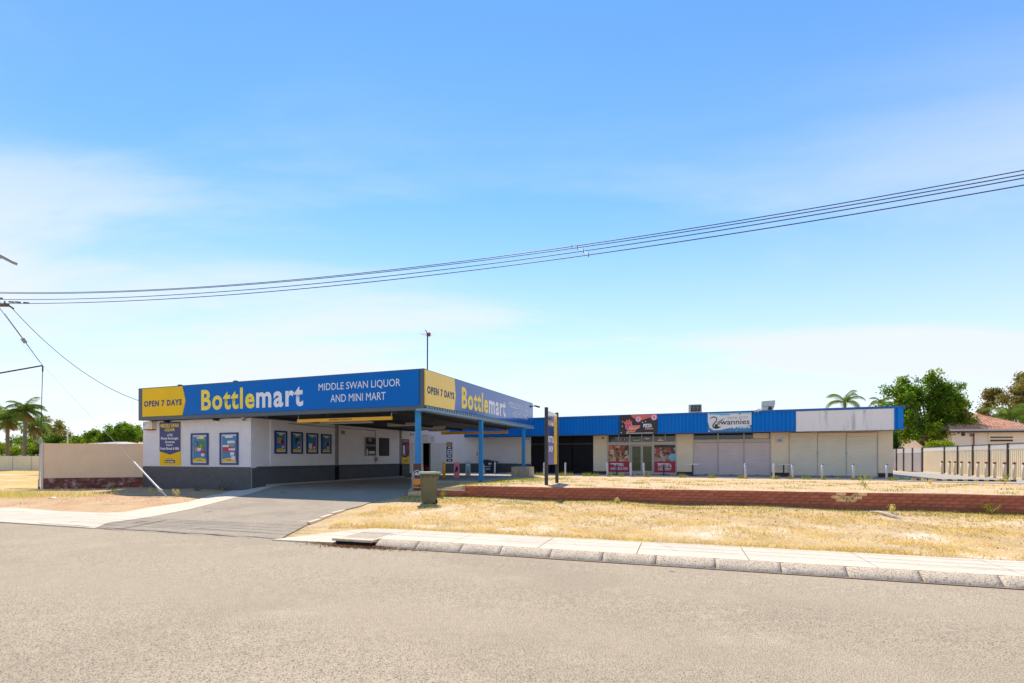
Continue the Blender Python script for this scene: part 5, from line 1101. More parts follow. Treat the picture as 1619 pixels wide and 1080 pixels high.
for i, x in enumerate(gp):
    MB().box(x-.05, x+.05, -.07, .03, .5, 2.50).build('post', 'fence_dark', t)
    if i+1 < len(gp):
        rib_panel(FG, x+.06, gp[i+1]-.06, .66, 2.12, 'fence_grey', t); MB().box(x+.06, gp[i+1]-.06, -.02, .02, 2.17, 2.46).build('lattice_strip', 'fence_grey', t); MB().box(x+.06, gp[i+1]-.06, -.035, .03, 2.12, 2.165).build('mid_rail', 'fence_pale', t)
# striped kerb
k0, k1 = on(1441, 759.6, .62), on(1606, 761.6, .62); FK = Frame(k0, math.atan2(k1[1]-k0[1], k1[0]-k0[0])); KL = (Vector(k1)-Vector(k0)).length
t = thing('striped_kerb', 'black and yellow striped kerb at the edge of the car park', 'kerb', FK, (0, 0, .6)); nk = 20
for i in range(nk): MB().bbox(KL*i/nk+.005, KL*(i+1)/nk-.005, -.08, .08, .55, .70, .015).build('kerb_segment', 'boll_yellow' if i % 2 == 0 else 'print_black', t)

def tiled_roof(name, parent, x0, x1, y0, y1, z0, z1, inset, m='roof_tile', rows=14, F=None):
    """hip roof with stepped tile courses; front slope courses are one mesh each so they read as tiles"""
    ym = (y0+y1)/2; mb = MB()
    mb.add([(x0, y0, z0), (x1, y0, z0), (x1, y1, z0), (x0, y1, z0), (x0+inset, ym, z1), (x1-inset, ym, z1)], [(0, 1, 5, 4), (1, 2, 5), (2, 3, 4, 5), (3, 0, 4)])
    r = mb.build(name, m, parent)
    for i in range(rows):
        f0, f1 = i/rows, (i+1)/rows; xa0, xb0 = lerp(x0, x0+inset, f0), lerp(x1, x1-inset, f0); xa1, xb1 = lerp(x0, x0+inset, f1), lerp(x1, x1-inset, f1)
        ya, yb = lerp(y0, ym, f0), lerp(y0, ym, f1); za, zb = lerp(z0, z1, f0), lerp(z0, z1, f1); c = MB(); k = int((xb0-xa0)/.3)
        for j in range(k):
            u0, u1 = j/k, (j+1)/k; e = random.uniform(.02, .05)
            c.add([(lerp(xa0, xb0, u0), ya, za+.055), (lerp(xa0, xb0, u1)-.02, ya, za+.055), (lerp(xa1, xb1, u1)-.02, yb, zb+.01), (lerp(xa1, xb1, u0), yb, zb+.01), (lerp(xa0, xb0, u0), ya, za), (lerp(xa0, xb0, u1)-.02, ya, za), ((lerp(xa0, xb0, u0)+lerp(xa0, xb0, u1))/2, ya, za+.055+e), ((lerp(xa1, xb1, u0)+lerp(xa1, xb1, u1))/2, yb, zb+.01+e)], [(0, 6, 7, 3), (6, 1, 2, 7), (4, 5, 1, 6, 0)])
        c.build('tile_course', m, r)
    return r
HY = 47.0; HF = Frame(((1566-CX)/FPX*HY, HY), R(-8)); hz0 = 1.4
he = EYE+(HZ-679.5)/FPX*HY; hr = EYE+(HZ-657)/FPX*(HY+4)
t = thing('house', 'pale rendered house with a pinkish tiled roof behind the cream fence', 'house', HF, (3, 3, hz0))
hx0, hx1 = HF.s(1505), HF.s(1640)
MB().box(hx0, hx1, 0, 9, .5, he).build('wall', 'house', t)
tiled_roof('roof', t, hx0-.6, hx1+.3, -.6, 9.6, he, hr+.3, 2.8)
MB().box(hx0-.6, hx1+.3, -.68, -.58, he-.12, he+.02).build('gutter', 'alu', t); MB().box(hx0-.6, hx1+.3, -.66, -.6, he-.28, he-.125).build('fascia_board', 'fence_dark', t)
w0, w1 = HF.s(1562), HF.s(1602.5); zz = lambda p: HF.z(1580, p)
w = MB().box(w0, w1, -.06, -.001, zz(700), zz(681)).build('window', 'cream', t); MB().box(w0+.15, w1-.12, -.09, -.061, zz(692.5), zz(690.5)).build('shutter_gap', 'print_black', w); MB().box(w0+.15, w1-.12, -.09, -.061, zz(698), zz(695.2)).build('shutter_gap', 'maroon', w)
w = MB().box(HF.s(1532), HF.s(1538), -.06, -.001, zz(690), zz(681.5)).build('window', 'paper', t); MB().box(HF.s(1532.5), HF.s(1537.5), -.08, -.061, zz(690), zz(685)).build('pane', 'glass', w)
MB().tube([(HF.s(1538.5), -.1, he-2.5), (HF.s(1538.5), -.1, he-.3)], .05).build('downpipe', 'cap_red', t); MB().tube([(HF.s(1538.8), .8, he+.3), (HF.s(1538.8), .8, HF.z(1538, 647))], .06).build('vent_pipe', 'cap_red', t)
MB().box(HF.s(1520), HF.s(1525), -.05, -.001, zz(689), zz(680)).build('window', 'maroon', t)
HY2 = 60.0; HF2 = Frame(((1410-CX)/FPX*HY2, HY2), R(-6))
t = thing('house', 'low house with a faded pink tiled roof behind the grey gate', 'house', HF2, (3, 3, .6))
e2_ = EYE+(HZ-706)/FPX*HY2; r2_ = EYE+(HZ-684)/FPX*(HY2+4)
MB().box(.3, 9, 0, 8, .4, e2_).build('wall', 'house', t); tiled_roof('roof', t, -.3, 9.6, -.5, 8.5, e2_, r2_, 2.5, rows=10); MB().box(-.3, 9.6, -.58, -.48, e2_-.2, e2_).build('gutter', 'maroon', t)

# ------------------------------------------------------------------ left: tan wall, fences, roofs
tl, tr = on(65, 771.5, .24), BS.w(wl0-.03, .75); TF = Frame(tl, math.atan2(tr.y-tl[1], tr.x-tl[0])); TL = (tr-Vector(tl)).length
t = thing('tan_wall', 'plain tan rendered wall on bare red brick joining the left side of the shop', 'wall', TF, (TL/2, 0, .2))
tt = TF.z(110, 702); 
MB().box(0, TL, 0, .2, .72, tt).build('render', 'tan', t)
MB().box(.01, TL-.01, .02, .19, .0, .719).build('mortar_core', 'old_brick', t)
for r in range(7):
    z = .69-(r)*.088
    if z < .12: break
    x = -(r % 2)*.12
    while x < TL-.05:
        a, b = max(x, .0), min(x+.235, TL); x += .245
        if b-a > .05: MB().box(a, b, .003+random.uniform(0, .012), .02, z-.038, z+.038).build('brick', 'old_brick', t)
MB().box(0, .09, -.03, .23, .0, tt+.02).build('end_post', 'fence_pale', t)
MB().box(.1, TL, -.02, .22, tt, tt+.025).build('capping', 'tan', t)
LF = Frame((-62, 58.5), R(-4)); t = thing('beige_fence', 'long beige ribbed steel fence far left beyond the dry lawn', 'fence', LF, (20, 0, .2))
for i in range(22):
    x = i*2.3; rib_panel(LF, x+.03, x+2.27, .25, 1.86, 'fence_cream', t, .22); MB().box(x-.03, x+.03, -.05, .03, .2, 1.9).build('post', 'fence_pale', t); MB().box(x+.03, x+2.27, -.04, .03, 1.86, 1.91).build('top_rail', 'fence_pale', t)
def far_house(label, pa, pb, Y, ye, yr, roofm, wallm, dep=9, g='far houses beyond the left fences'):
    F = Frame(((pa-CX)/FPX*Y, Y), 0.0); x1 = (pb-pa)/FPX*Y; e = EYE+(HZ-ye)/FPX*Y; r = EYE+(HZ-yr)/FPX*(Y+dep/2)
    t = thing('house', label, 'house', F, (x1/2, 0, .2), g); MB().box(.3, x1-.3, .4, dep, .1, e).build('wall', wallm, t)
    i_ = min(x1*.4, dep*.45); mb = MB(); ym = dep/2+.2
    mb.add([(0, 0, e), (x1, 0, e), (x1, dep+.4, e), (0, dep+.4, e), (i_, ym, r), (x1-i_, ym, r), (0, 0, e-.15), (x1, 0, e-.15), (x1, dep+.4, e-.15), (0, dep+.4, e-.15)], [(0,1,5,4), (1,2,5), (2,3,4,5), (3,0,4), (0,6,7,1), (1,7,8,2), (3,9,6,0), (6,9,8,7)]); rf = mb.build('roof', roofm, t)
    for j in range(1, 14): xx = x1*j/14; MB().box(xx-.02, xx+.02, .02, .06, e+.0, e+.03).build('roof_rib', roofm, rf)
    MB().box(x1*.3, x1*.3+1.2, .37, .399, 1.0, max(1.3, e-.4)).build('window', 'glass', t); MB().box(.2, x1-.2, -.06, -.001, e-.16, e-.02).build('gutter', 'white_metal', t)
    return t
far_house('grey hip-roofed house just left of the tan wall', 34, 92, 66, 718.5, 709, 'roof_grey', 'house')
far_house('low pale-roofed shed at the far left above the fence', -40, 27, 68, 719, 715, 'roof_grey', 'house', 5)
far_house('small flat-roofed shed between the pale shed and hip roof', 28, 52, 64, 720, 715.5, 'fence_pale', 'house', 4)
far_house('house with a grey roof showing over the tan wall', 100, 176, 48, 703.5, 698.5, 'roof_grey', 'house', 8)
far_house('house with a red roof beside the left end of the shop', 205, 262, 46, 702, 693, 'roof_tile', 'house', 8)

# ------------------------------------------------------------------ trees
def leaves(centres, radii, n, size, squash=1.0, shell=.55):
    """leaf-sized diamonds gathered in twig tufts spread through the clumps, thinning out past each clump's edge"""
    centres = np.asarray(centres, float); radii = np.asarray(radii, float); w = radii**2.2; w /= w.sum()
    nt = max(1, n//14); ti = RNG.choice(len(centres), nt, p=w); d = RNG.normal(size=(nt, 3)); d /= np.linalg.norm(d, axis=1)[:, None]
    rr = (RNG.random(nt)**.5)*(.8+.55*RNG.random(nt)**2); tc = centres[ti]+d*(radii[ti]*rr)[:, None]*np.array([1, 1, squash])
    k = RNG.integers(0, nt, n); p = tc[k]+RNG.normal(size=(n, 3))*size*1.5
    a = RNG.normal(size=(n, 3)); a /= np.linalg.norm(a, axis=1)[:, None]; b = np.cross(a, RNG.normal(size=(n, 3))); b /= np.linalg.norm(b, axis=1)[:, None]
    s = size*(.6+.8*RNG.random(n))[:, None]
    co = np.stack([p-a*s, p+b*s*.5, p+a*s, p-b*s*.5], 1).reshape(-1, 3)
    return co, np.arange(n*4).reshape(n, 4)
def tree(name, label, base, height, width, n, size, m, trunk_h=.3, clumps=22, group=None, squash=.8, seed=1, tr=.16, shape='round'):
    rs = np.random.default_rng(seed); t = thing(name, label, 'tree', WF, (base[0], base[1], base[2])); 
    if group: t['group'] = group
    H, W = height, width; B = np.array(base); th = H*trunk_h; cs, rr = [], []
    for i in range(clumps):
        u = rs.random(); z = th+(H-th)*(.12+.80*u)
        if shape == 'round': prof = math.sqrt(max(.05, 1-(2*(.12+.80*u)-.85)**2))
        elif shape == 'dome': prof = math.sqrt(max(.05, 1-(.9*u)**2))
        else: prof = .55+.45*math.sin(u*5+seed)
        an = rs.random()*2*math.pi; r = W/2*prof*(.25+.60*rs.random()); c = W*(.10+.09*rs.random())
        cs.append(B+[math.cos(an)*r, math.sin(an)*r, z]); rr.append(c)
    cs = np.array(cs); rr = np.array(rr)
    mb = MB(); top = Vector(B)+Vector((0.1*W*(rs.random()-.5), 0, th))
    mb.tube([Vector(B)+Vector((0, 0, -.2)), Vector(B)+Vector((.03*W*(rs.random()-.5), 0, th*.5)), top], [tr*H/8, tr*.75*H/8, tr*.6*H/8], 9)
    for i in range(min(11, clumps)):
        c = Vector(cs[i]); mid = top.lerp(c, .5)+Vector((0, 0, .05*H)); mb.tube([top-Vector((0, 0, .15*th)), mid, c], [tr*.45*H/8, tr*.25*H/8, tr*.07*H/8], 6)
    mb.build('trunk', 'bark', t, True)
    co, qd = leaves(cs-B*0, rr, n, size, squash); b = BASE[t.name]; fast_mesh('crown', co-np.array(b), qd, m, t)
    return t
def palm(label, base, th, n_f, fl, group, seed, lean=0.0, dead=6, m='leaf_palm'):
    rs = np.random.default_rng(seed); t = thing('palm_tree', label, 'palm', WF, base, group); B = Vector(base); top = B+Vector((lean, 0, th))
    mb = MB(); mb.tube([B+Vector((0, 0, -.2)), B+Vector((lean*.4, 0, th*.5)), top, top+Vector((0, 0, .5))], [.24, .19, .17, .10], 10); mb.build('trunk', 'palm_bark', t, True)
    bb = np.array(BASE[t.name])
    def frond(el, az, L_, droop, mm):
        d = Vector((math.cos(az), math.sin(az), 0)); pts = []; p = top+Vector((0, 0, .35)); e = el; seg = 14
        for i in range(seg+1):
            pts.append(p.copy()); p = p+(d*math.cos(e)+Vector((0, 0, math.sin(e))))*(L_/seg); e -= droop*(.5+i/seg)/seg
        side = Vector((-d.y, d.x, 0)); co = []; qd = []
        for i in range(seg):
            a, b = pts[i], pts[i+1]; co += [a-side*.02, a+side*.02, b+side*.015, b-side*.015]; k = len(co)-4; qd.append((k, k+1, k+2, k+3))
            if i < 1: continue
            for j in range(4):
                q_ = a.lerp(b, j/4); u = (i+j/4)/seg; ll = L_*.27*math.sin(math.pi*min(1, .12+u*.86))+.05
                for sgn in (-1, 1):
                    tip = q_+(side*sgn*.8+(b-a).normalized()*.45+Vector((0, 0, -.35-.3*rs.random())))*ll; w = (b-a).normalized()*.026; k = len(co)
                    co += [q_-w, q_+w, tip+w*.3, tip-w*.3]; qd.append((k, k+1, k+2, k+3))
        fast_mesh('frond', np.array([c[:] for c in co])-bb, qd, mm, t)
    for i in range(n_f): frond(R(80-75*(i/n_f)+rs.uniform(-8, 8)), i*2.4+rs.uniform(-.3, .3), fl*rs.uniform(.8, 1.08), R(128)+rs.uniform(-.2, .4), m)
    for i in range(dead): frond(R(-25-25*rs.random()), i*1.1+rs.uniform(-.4, .4), fl*.7*rs.uniform(.7, 1), R(50), 'leaf_dead')
    return t
def at(px, Y): return (px-CX)/FPX*Y
def zat(py, Y): return EYE+(HZ-py)/FPX*Y
PG = 'palms beyond the left fence'
palm('shaggy palm at the left picture edge', (at(12, 62), 62, .2), zat(668, 62)-.2, 20, 2.8, PG, 3, 0, 9)
palm('tallest palm in the left group, left of the stay wire', (at(38, 60), 60, .2), zat(655, 60)-.2, 22, 2.6, PG, 4, .2, 8)
palm('smaller palm close behind the stay wire', (at(57, 70), 70, .2), zat(678, 70)-.2, 16, 2.5, PG, 5, -.3, 8)
palm('palm mostly outside the left picture edge', (at(-22, 66), 66, .2), zat(662, 66)-.2, 18, 3.4, PG, 6, 0, 8)
palm('palm crown rising over the middle of the white sign', (at(1336, 72), 72, .5), zat(640, 72)-.5, 11, 3.2, 'palms behind the shop row', 7, 0, 0)
palm('palm tips over the right end of the blue fascia', (at(1394, 80), 80, .5), zat(642, 80)-.5, 9, 2.6, 'palms behind the shop row', 8, 0, 0)
palm('palm leaning in front of the gum tree by the house', (at(1590, 52), 52, 1), zat(668, 52)-1, 16, 3.2, 'palms behind the shop row', 9, .4, 0)
# main broad tree on the right with shaped clumps
def shaped_tree(name, label, Y, blobs, n, size, m, base_px, depth=.8, tr=.22, extra=None):
    t = thing(name, label, 'tree', WF, (at(base_px, Y), Y, .5)); b = np.array(BASE[t.name]); cs, rr = [], []
    rs = np.random.default_rng(len(blobs))
    for px, py, r in blobs:
        R_ = r/FPX*Y
        for k in range(4):
            o = rs.normal(size=3)*R_*.38; cs.append([at(px, Y)+o[0], Y+rs.uniform(-1, 1)*depth*3, zat(py, Y)+o[2]]); rr.append(R_*rs.uniform(.40, .78))
    cs = np.array(cs); rr = np.array(rr); mb = MB(); B = Vector((at(base_px, Y), Y, .3)); top = B+Vector((0, 0, 2.4)); mb.tube([B, B.lerp(top, .5)+Vector((.1, 0, 0)), top], [tr*1.3, tr, tr*.9], 9)
    for i in range(0, len(cs), 2): c = Vector(cs[i]); mb.tube([top-Vector((0, 0, .3)), top.lerp(c, .5)+Vector((0, 0, .3)), c], [tr*.55, tr*.3, tr*.08], 6)
    mb.build('trunk', 'bark', t, True); co, qd = leaves(cs, rr, n, size, 1.0, .25); fast_mesh('crown', co-b, qd, m, t)
    if extra: co, qd = leaves(cs[extra[0]::3], rr[extra[0]::3]*1.05, n//4, size, 1.0, .5); fast_mesh('second_foliage', co-b, qd, extra[1], t)  # every third clump also carries leaves of a second colour
    return t
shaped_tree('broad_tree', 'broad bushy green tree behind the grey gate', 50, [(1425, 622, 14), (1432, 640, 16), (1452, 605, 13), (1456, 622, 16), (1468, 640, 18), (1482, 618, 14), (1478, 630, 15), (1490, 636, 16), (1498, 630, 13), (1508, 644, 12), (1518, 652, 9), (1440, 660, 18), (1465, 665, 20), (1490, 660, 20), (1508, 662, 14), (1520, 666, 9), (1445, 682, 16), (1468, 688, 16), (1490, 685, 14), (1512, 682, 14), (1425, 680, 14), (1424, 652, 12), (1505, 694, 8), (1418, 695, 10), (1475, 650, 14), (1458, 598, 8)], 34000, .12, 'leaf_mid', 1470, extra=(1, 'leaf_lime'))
shaped_tree('gum_tree', 'grey-green gum tree at the right picture edge behind the house', 62, [(1592, 618, 13), (1588, 632, 12), (1612, 603, 12), (1622, 620, 18), (1600, 640, 12), (1580, 652, 9), (1630, 640, 20), (1578, 638, 7), (1606, 655, 10), (1640, 610, 20), (1572, 640, 5)], 15000, .13, 'leaf_euc', 1615, extra=(1, 'leaf_dead'))
tree('shrub', 'pale feathery shrub poking over the fence corner', (at(1484, 42), 42, .5), zat(694, 42)-.5, 2.6, 5000, .10, 'leaf_lime', .15, 14, seed=5, tr=.06)
tree('shrub', 'dark shrub tucked behind the right corner of the shop row', (at(1414, 44), 44, .5), zat(684, 44)-.5, 1.4, 2500, .10, 'leaf_dark', .1, 10, seed=6, tr=.06)
TG = 'trees beyond the tan wall'
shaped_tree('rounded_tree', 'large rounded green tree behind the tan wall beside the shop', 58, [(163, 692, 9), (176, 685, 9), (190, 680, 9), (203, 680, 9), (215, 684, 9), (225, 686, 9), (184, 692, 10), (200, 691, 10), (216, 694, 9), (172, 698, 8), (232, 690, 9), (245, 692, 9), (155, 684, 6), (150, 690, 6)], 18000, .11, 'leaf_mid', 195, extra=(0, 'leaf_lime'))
shaped_tree('gum_tree', 'open pale gum tree just right of the stay wire', 85, [(84, 668, 6), (78, 676, 5), (90, 676, 6), (96, 680, 6), (86, 684, 7), (76, 686, 5), (99, 688, 5), (83, 692, 6), (70, 680, 4)], 3600, .15, 'leaf_euc', 84)
tg = [(80, 62, 690, 4.4, 'leaf_dark', 'dark round shrub left of the lamp post'), (97, 62, 689, 3.6, 'leaf_dark', 'dark shrub close against the lamp post'), (116, 60, 694, 3.2, 'leaf_lime', 'bright yellow-green shrub right of the lamp post'), (132, 60, 690, 3.4, 'leaf_mid', 'mid green shrub over the middle of the tan wall'), (147, 60, 692, 3.2, 'leaf_lime', 'lime shrub left of the large rounded tree'), (22, 58.8+6, 700, 5, 'leaf_lime', 'lime shrub below the left palms'), (48, 66, 700, 5, 'leaf_lime', 'lime shrub under the tallest left palm'), (6, 70, 702, 5, 'leaf_dark', 'dark shrub at the left picture edge'), (60, 80, 690, 6, 'leaf_mid', 'green shrub behind the stay wire'), (35, 84, 690, 7, 'leaf_mid', 'distant green tree behind the left palms'), (122, 130, 691, 5, 'leaf_dark', 'small distant dark tree right of the lamp post'), (130, 130, 690.5, 5, 'leaf_dark', 'small distant round tree over the tan wall'), (143, 120, 687, 5, 'leaf_euc', 'small distant grey tree left of the rounded tree')]
for i, (px, Y, py, w, m, lab) in enumerate(tg): tree('shrub' if 'shrub' in lab else 'far_tree', lab, (at(px, Y), Y, .2), zat(py, Y)-.2, w, 4200, .10*(Y/60), m, .08, 20, TG, seed=20+i, tr=.07, shape='dome')
# lamp post in the distance
Y = 52; x = at(107, Y); t = thing('lamp_post', 'thin pale lamp post standing beyond the tan wall', 'lamp post', WF, (x, Y, .2)); MB().tube([(x, Y, .2), (x, Y, zat(679.5, Y))], .06).build('pole', 'white_metal', t); MB().tube([(x, Y, zat(681, Y)), (x-.2, Y, zat(681, Y)), ], .03).build('arm', 'pewter', t)

# ------------------------------------------------------------------ utility pole, stays and wires on the left
PP = Vector((-25.7, 24.0, 0)); cz = zat(484, 24)
t = thing('utility_pole', 'timber power pole just outside the left picture edge with crossarm and street light', 'power pole', WF, (PP.x, PP.y, .15))
MB().tube([PP, PP+Vector((0, 0, 11.5))], [.17, .13], 12).build('pole', 'bark', t)
ca = Vector((.30, .95, 0)); ca = Vector((math.cos(R(20)), -.1, 0)).normalized()
MB().box(PP.x-1.1, PP.x+1.95, PP.y-.2, PP.y-.08, cz-.06, cz+.07).build('crossarm', 'bark', t)
for i in range(4):
    x = PP.x+1.0+.26*i; MB().tube([(x, PP.y-.14, cz+.07), (x, PP.y-.14, cz+.2)], [.05, .03], 8).build('insulator', 'pewter', t)
for i, (dx, dz) in enumerate(((1.55, .32), (2.1, .14), (2.4, .13), (2.8, .10))): MB().tube([(PP.x+dx-.12, PP.y-.14, cz+dz+.02), (PP.x+dx+.12, PP.y-.14, cz+dz)], .035, 6).build('clamp', 'dark_metal', t)
lx = at(2, 24)
MB().tube([PP+Vector((0, -.1, zat(399, 24)-.3)), (lx-.6, 24, zat(405, 24)), (lx, 24, zat(408, 24))], .035).build('lamp_arm', 'galv', t)
x2 = at(24, 24); MB().prism([(lx-.3, zat(402.5, 24)), (x2, zat(418.8, 24)), (x2+.02, zat(414.5, 24)), (x2-.06, zat(413, 24)), (lx-.3, zat(397, 24))], 23.85, 24.1).build('street_light', 'pewter', t)
# strut with tip and vertical stay
anc = Vector((at(62, 25.3), 25.3, .2)); tip = Vector((at(67.5, 25.2), 25.2, zat(578, 25.2))); s0 = Vector((at(-40, 24.1), 24.1, zat(597, 24.1)))
t = thing('stay_strut', 'thin steel strut and stay wires tied down beside the tan wall', 'pole stay', WF, (anc.x, anc.y, .2))
MB().tube([s0, tip], .035).build('strut', 'wire', t)
up = Vector((at(2, 24), 23.9, zat(487, 24))); mid = up.lerp(tip, .5)
MB().tube([up, mid, tip], .014).build('upper_stay', 'wire', t); MB().tube([up.lerp(tip, .52), up.lerp(tip, .60)], [.085, .085]).build('insulator', 'pewter', t)
MB().tube([up.lerp(tip, .1)+Vector((.05, 0, 0)), tip], .008).build('tail_wire', 'wire', t)
low = anc.lerp(tip, .42); MB().tube([low, tip], .015).build('lower_stay', 'wire', t); MB().tube([anc.lerp(tip, .36), anc.lerp(tip, .40)], [.09, .09]).build('stay_block', 'print_grey', t)
MB().tube([anc, low], .035).build('stay_guard', 'wire_pale', t); MB().tube([anc+Vector((0, 0, -.1)), anc+Vector((-.02, 0, .45))], [.05, .03]).build('anchor_rod', 'fence_dark', t); MB().tube([tip+Vector((0, 0, -.3)), tip], .03).build('tip_clamp', 'wire', t)
a2 = gpx(265, 787, h_ground); A = Vector((a2.x, a2.y, h_ground(a2.x, a2.y))); U = Vector((PP.x+.2, PP.y, zat(500, 24)))
def on_line(px):      # point of the stay seen at a given column
    k = (px-CX)/FPX; d = U-A; f = (k*A.y-A.x)/(d.x-k*d.y); return A+d*f
t = thing('stay_wire', 'sloping pole stay with a white guard tube anchored in the bare soil', 'pole stay', WF, tuple(A))
dirv = Vector((at(165, 21.5), 21.5, zat(681, 21.5)))-A; dirv.normalize()
g1 = A+dirv*2.6; e1 = A+dirv*13.5
MB().tube([A+dirv*.5, g1], .030, 10).build('stay_guard', 'white_metal', t); MB().tube([A-dirv*.2, A+dirv*.7], .018).build('anchor_rod', 'galv', t); MB().tube([A+dirv*.45, A+dirv*.58], .06).build('clamp', 'galv', t); MB().tube([g1, e1], .005).build('wire', 'wire_pale', t)
# service cable to the shop
c0 = Vector((at(17, 24), 24, zat(485, 24))); c1 = Vector((*BS.w(A0, .1), BS.z(219.5, 634)))
t = thing('service_cable', 'black service cable drooping from the pole to the shop sign', 'cable', WF, tuple(c0)); pts = []
for i in range(25):
    f = i/24; p = c0.lerp(c1, f); p.z -= 4*f*(1-f)*.62; pts.append(p)
MB().tube(pts, .014, 6).build('cable', 'wire', t); MB().tube([c0+Vector((-.15, 0, .1)), c0.lerp(c1, .02)], .04).build('clamp', 'wire', t)
# four line wires
cols_ = [0, 200, 440, 820, 1060, 1379, 1619]
WP = [[462, 460, 444.5, 402, 365.5, 312.5, 270], [464, 461, 446, 405, 370.5, 317.5, 276], [473.5, 470, 454, 411.5, 376.5, 323, 282.5], [479.5, 476.5, 460.5, 417.5, 383.5, 333.5, 294]]
LW = Frame((-25.7, 24.0), R(-18.43)); wl_ = ['top', 'second', 'third', 'lowest']; mids = []
for i, ys in enumerate(WP):
    off = .9-.55*i; s_ = [LW.s(c, off) for c in cols_]; z_ = [zat(y, LW.w(a, off).y) for a, y in zip(s_, ys)]
    co = np.polyfit(s_, z_, 2); pts = []
    for k in range(61):
        a = -1+58*k/60; p = LW.w(a, off); pts.append((p.x, p.y, float(np.polyval(co, a))))
    t = thing('power_line', '%s of the four dark power wires crossing the sky' % wl_[i], 'power line', WF, pts[0], 'four power wires across the sky'); MB().tube(pts, .0125, 6, False).build('wire', 'wire', t)
    a = LW.s([904.5, 913, 922.5, 930.5][i], off); p = LW.w(a, off); mids.append((p.x, p.y, float(np.polyval(co, a))))
t = thing('line_spreader', 'short slanting spreader holding the power wires apart', 'spreader', WF, mids[0]); MB().tube(mids, .008, 5).build('rod', 'wire', t)
for q_ in mids: MB().tube([Vector(q_)+Vector((0, 0, -.06)), Vector(q_)+Vector((0, 0, .05))], .010, 5).build('clip', 'wire', t)

# ------------------------------------------------------------------ grass, weeds, litter
def vnoise(x, y, s, seed=0):
    return np.sin(x*s*1.3+seed)*np.cos(y*s*1.7-seed)+.6*np.sin((x+y)*s*2.3+2*seed)*np.sin((x-y)*s*1.9)+.4*np.sin(x*s*5.1+y*s*3.3+seed)
def blades(name, label, pts, zf, hmin, hmax, m, width=.006, lean=.6):
    n = len(pts); z = np.array([zf(float(a), float(b)) for a, b in pts]); an = RNG.random(n)*2*np.pi; h = hmin+(hmax-hmin)*RNG.random(n)**1.6
    w = width*(.7+.6*RNG.random(n)); d = np.stack([np.cos(an), np.sin(an)], 1); l = RNG.random(n)*2*np.pi; ln = np.stack([np.cos(l), np.sin(l)], 1)*(h*lean*(.4+RNG.random(n)))[:, None]
    co = np.zeros((n, 3, 3)); co[:, 0, :2] = pts-d*w[:, None]; co[:, 1, :2] = pts+d*w[:, None]; co[:, 2, :2] = pts+ln; co[:, 0, 2] = co[:, 1, 2] = z-.005; co[:, 2, 2] = z+h
    o = fast_mesh(name, co.reshape(-1, 3), np.arange(n*3).reshape(n, 3), m); tag(o, label, 'grass', kind='stuff'); return o
def scatter_rd(n, s0, s1, t0, t1, cond=None):
    s = RNG.uniform(s0, s1, n); t = RNG.uniform(t0, t1, n); x = RD.P.x+RD.d.x*s+RD.v.x*t; y = RD.P.y+RD.d.y*s+RD.v.y*t
    k = np.ones(n, bool) if cond is None else cond(s, t, x, y); return np.stack([x, y], 1)[k]
def in_verge(s, t, x, y):
    wy = (x-RW.P.x)*RW.v.x+(y-RW.P.y)*RW.v.y; right = s > -3.0-.23*t+.25
    wx = (x-RW.P.x)*RW.d.x+(y-RW.P.y)*RW.d.y
    return (wy < -.03) & right & (t > 1.50) & ((wx > -2.3) | (t < 8.6))
P_ = scatter_rd(190000, -6, 19, 1.5, 9, lambda s, t, x, y: in_verge(s, t, x, y) & ((vnoise(x, y, 1.3, 1)+.35*RNG.normal(size=len(x)) > .22) | (t < 2.0)))
blades('dry_grass', 'short dry yellow lawn on the verge below the brick wall', P_, h_ground, .012, .05, 'blade_dry', .006, 1.1)
P_ = scatter_rd(70000, -6, 19, 1.5, 9, lambda s, t, x, y: in_verge(s, t, x, y) & ((vnoise(x, y, 1.1, 4)+.4*RNG.normal(size=len(x)) > .7) | (t < 1.85)))
blades('olive_grass', 'olive patches in the dry lawn along the footpath', P_, h_ground, .02, .085, 'blade_olive', .006, .9)
P_ = scatter_rd(60000, -6, 19, 4.5, 9, lambda s, t, x, y: in_verge(s, t, x, y) & ((x-RW.P.x)*RW.v.x+(y-RW.P.y)*RW.v.y > -1.1-.4*vnoise(x, y, 1.5, 2)) & (RNG.random(len(x)) < .6))
blades('green_grass', 'greener grass along the foot of the brick wall', P_, h_ground, .02, .09, 'blade_green', .006, .8)
def scatter_rw(n, a0, a1, b0, b1, cond): 
    a = RNG.uniform(a0, a1, n); b = RNG.uniform(b0, b1, n); x = RW.P.x+RW.d.x*a+RW.v.x*b; y = RW.P.y+RW.d.y*a+RW.v.y*b; k = cond(a, b, x, y); return np.stack([x, y], 1)[k]
P_ = scatter_rw(60000, -2.2, 24, .15, 10, lambda a, b, x, y: (vnoise(x, y, 1.2, 7) > .75) | ((a < 1.5) & (vnoise(x, y, 2, 1) > -.2)))
P_ = P_[[bool((BS.loc(p)[0] > .3) or (BS.loc(p)[1] < 3.9+.5*BS.loc(p)[0]+1)) for p in P_]]
blades('terrace_grass', 'thin yellow-green grass tufts on the sandy terrace', P_, h_terrace, .02, .10, 'blade_green', .007, .8)
P_ = scatter_rw(40000, -2, 24, .12, 11, lambda a, b, x, y: RNG.random(len(x)) < .5)
P_ = P_[[bool((BS.loc(p)[0] > .3) or (BS.loc(p)[1] < 3.9+.5*BS.loc(p)[0]+1)) for p in P_]]
blades('terrace_dry_grass', 'sparse dry grass over the sandy terrace', P_, h_terrace, .012, .05, 'blade_dry', .007, 1.0)
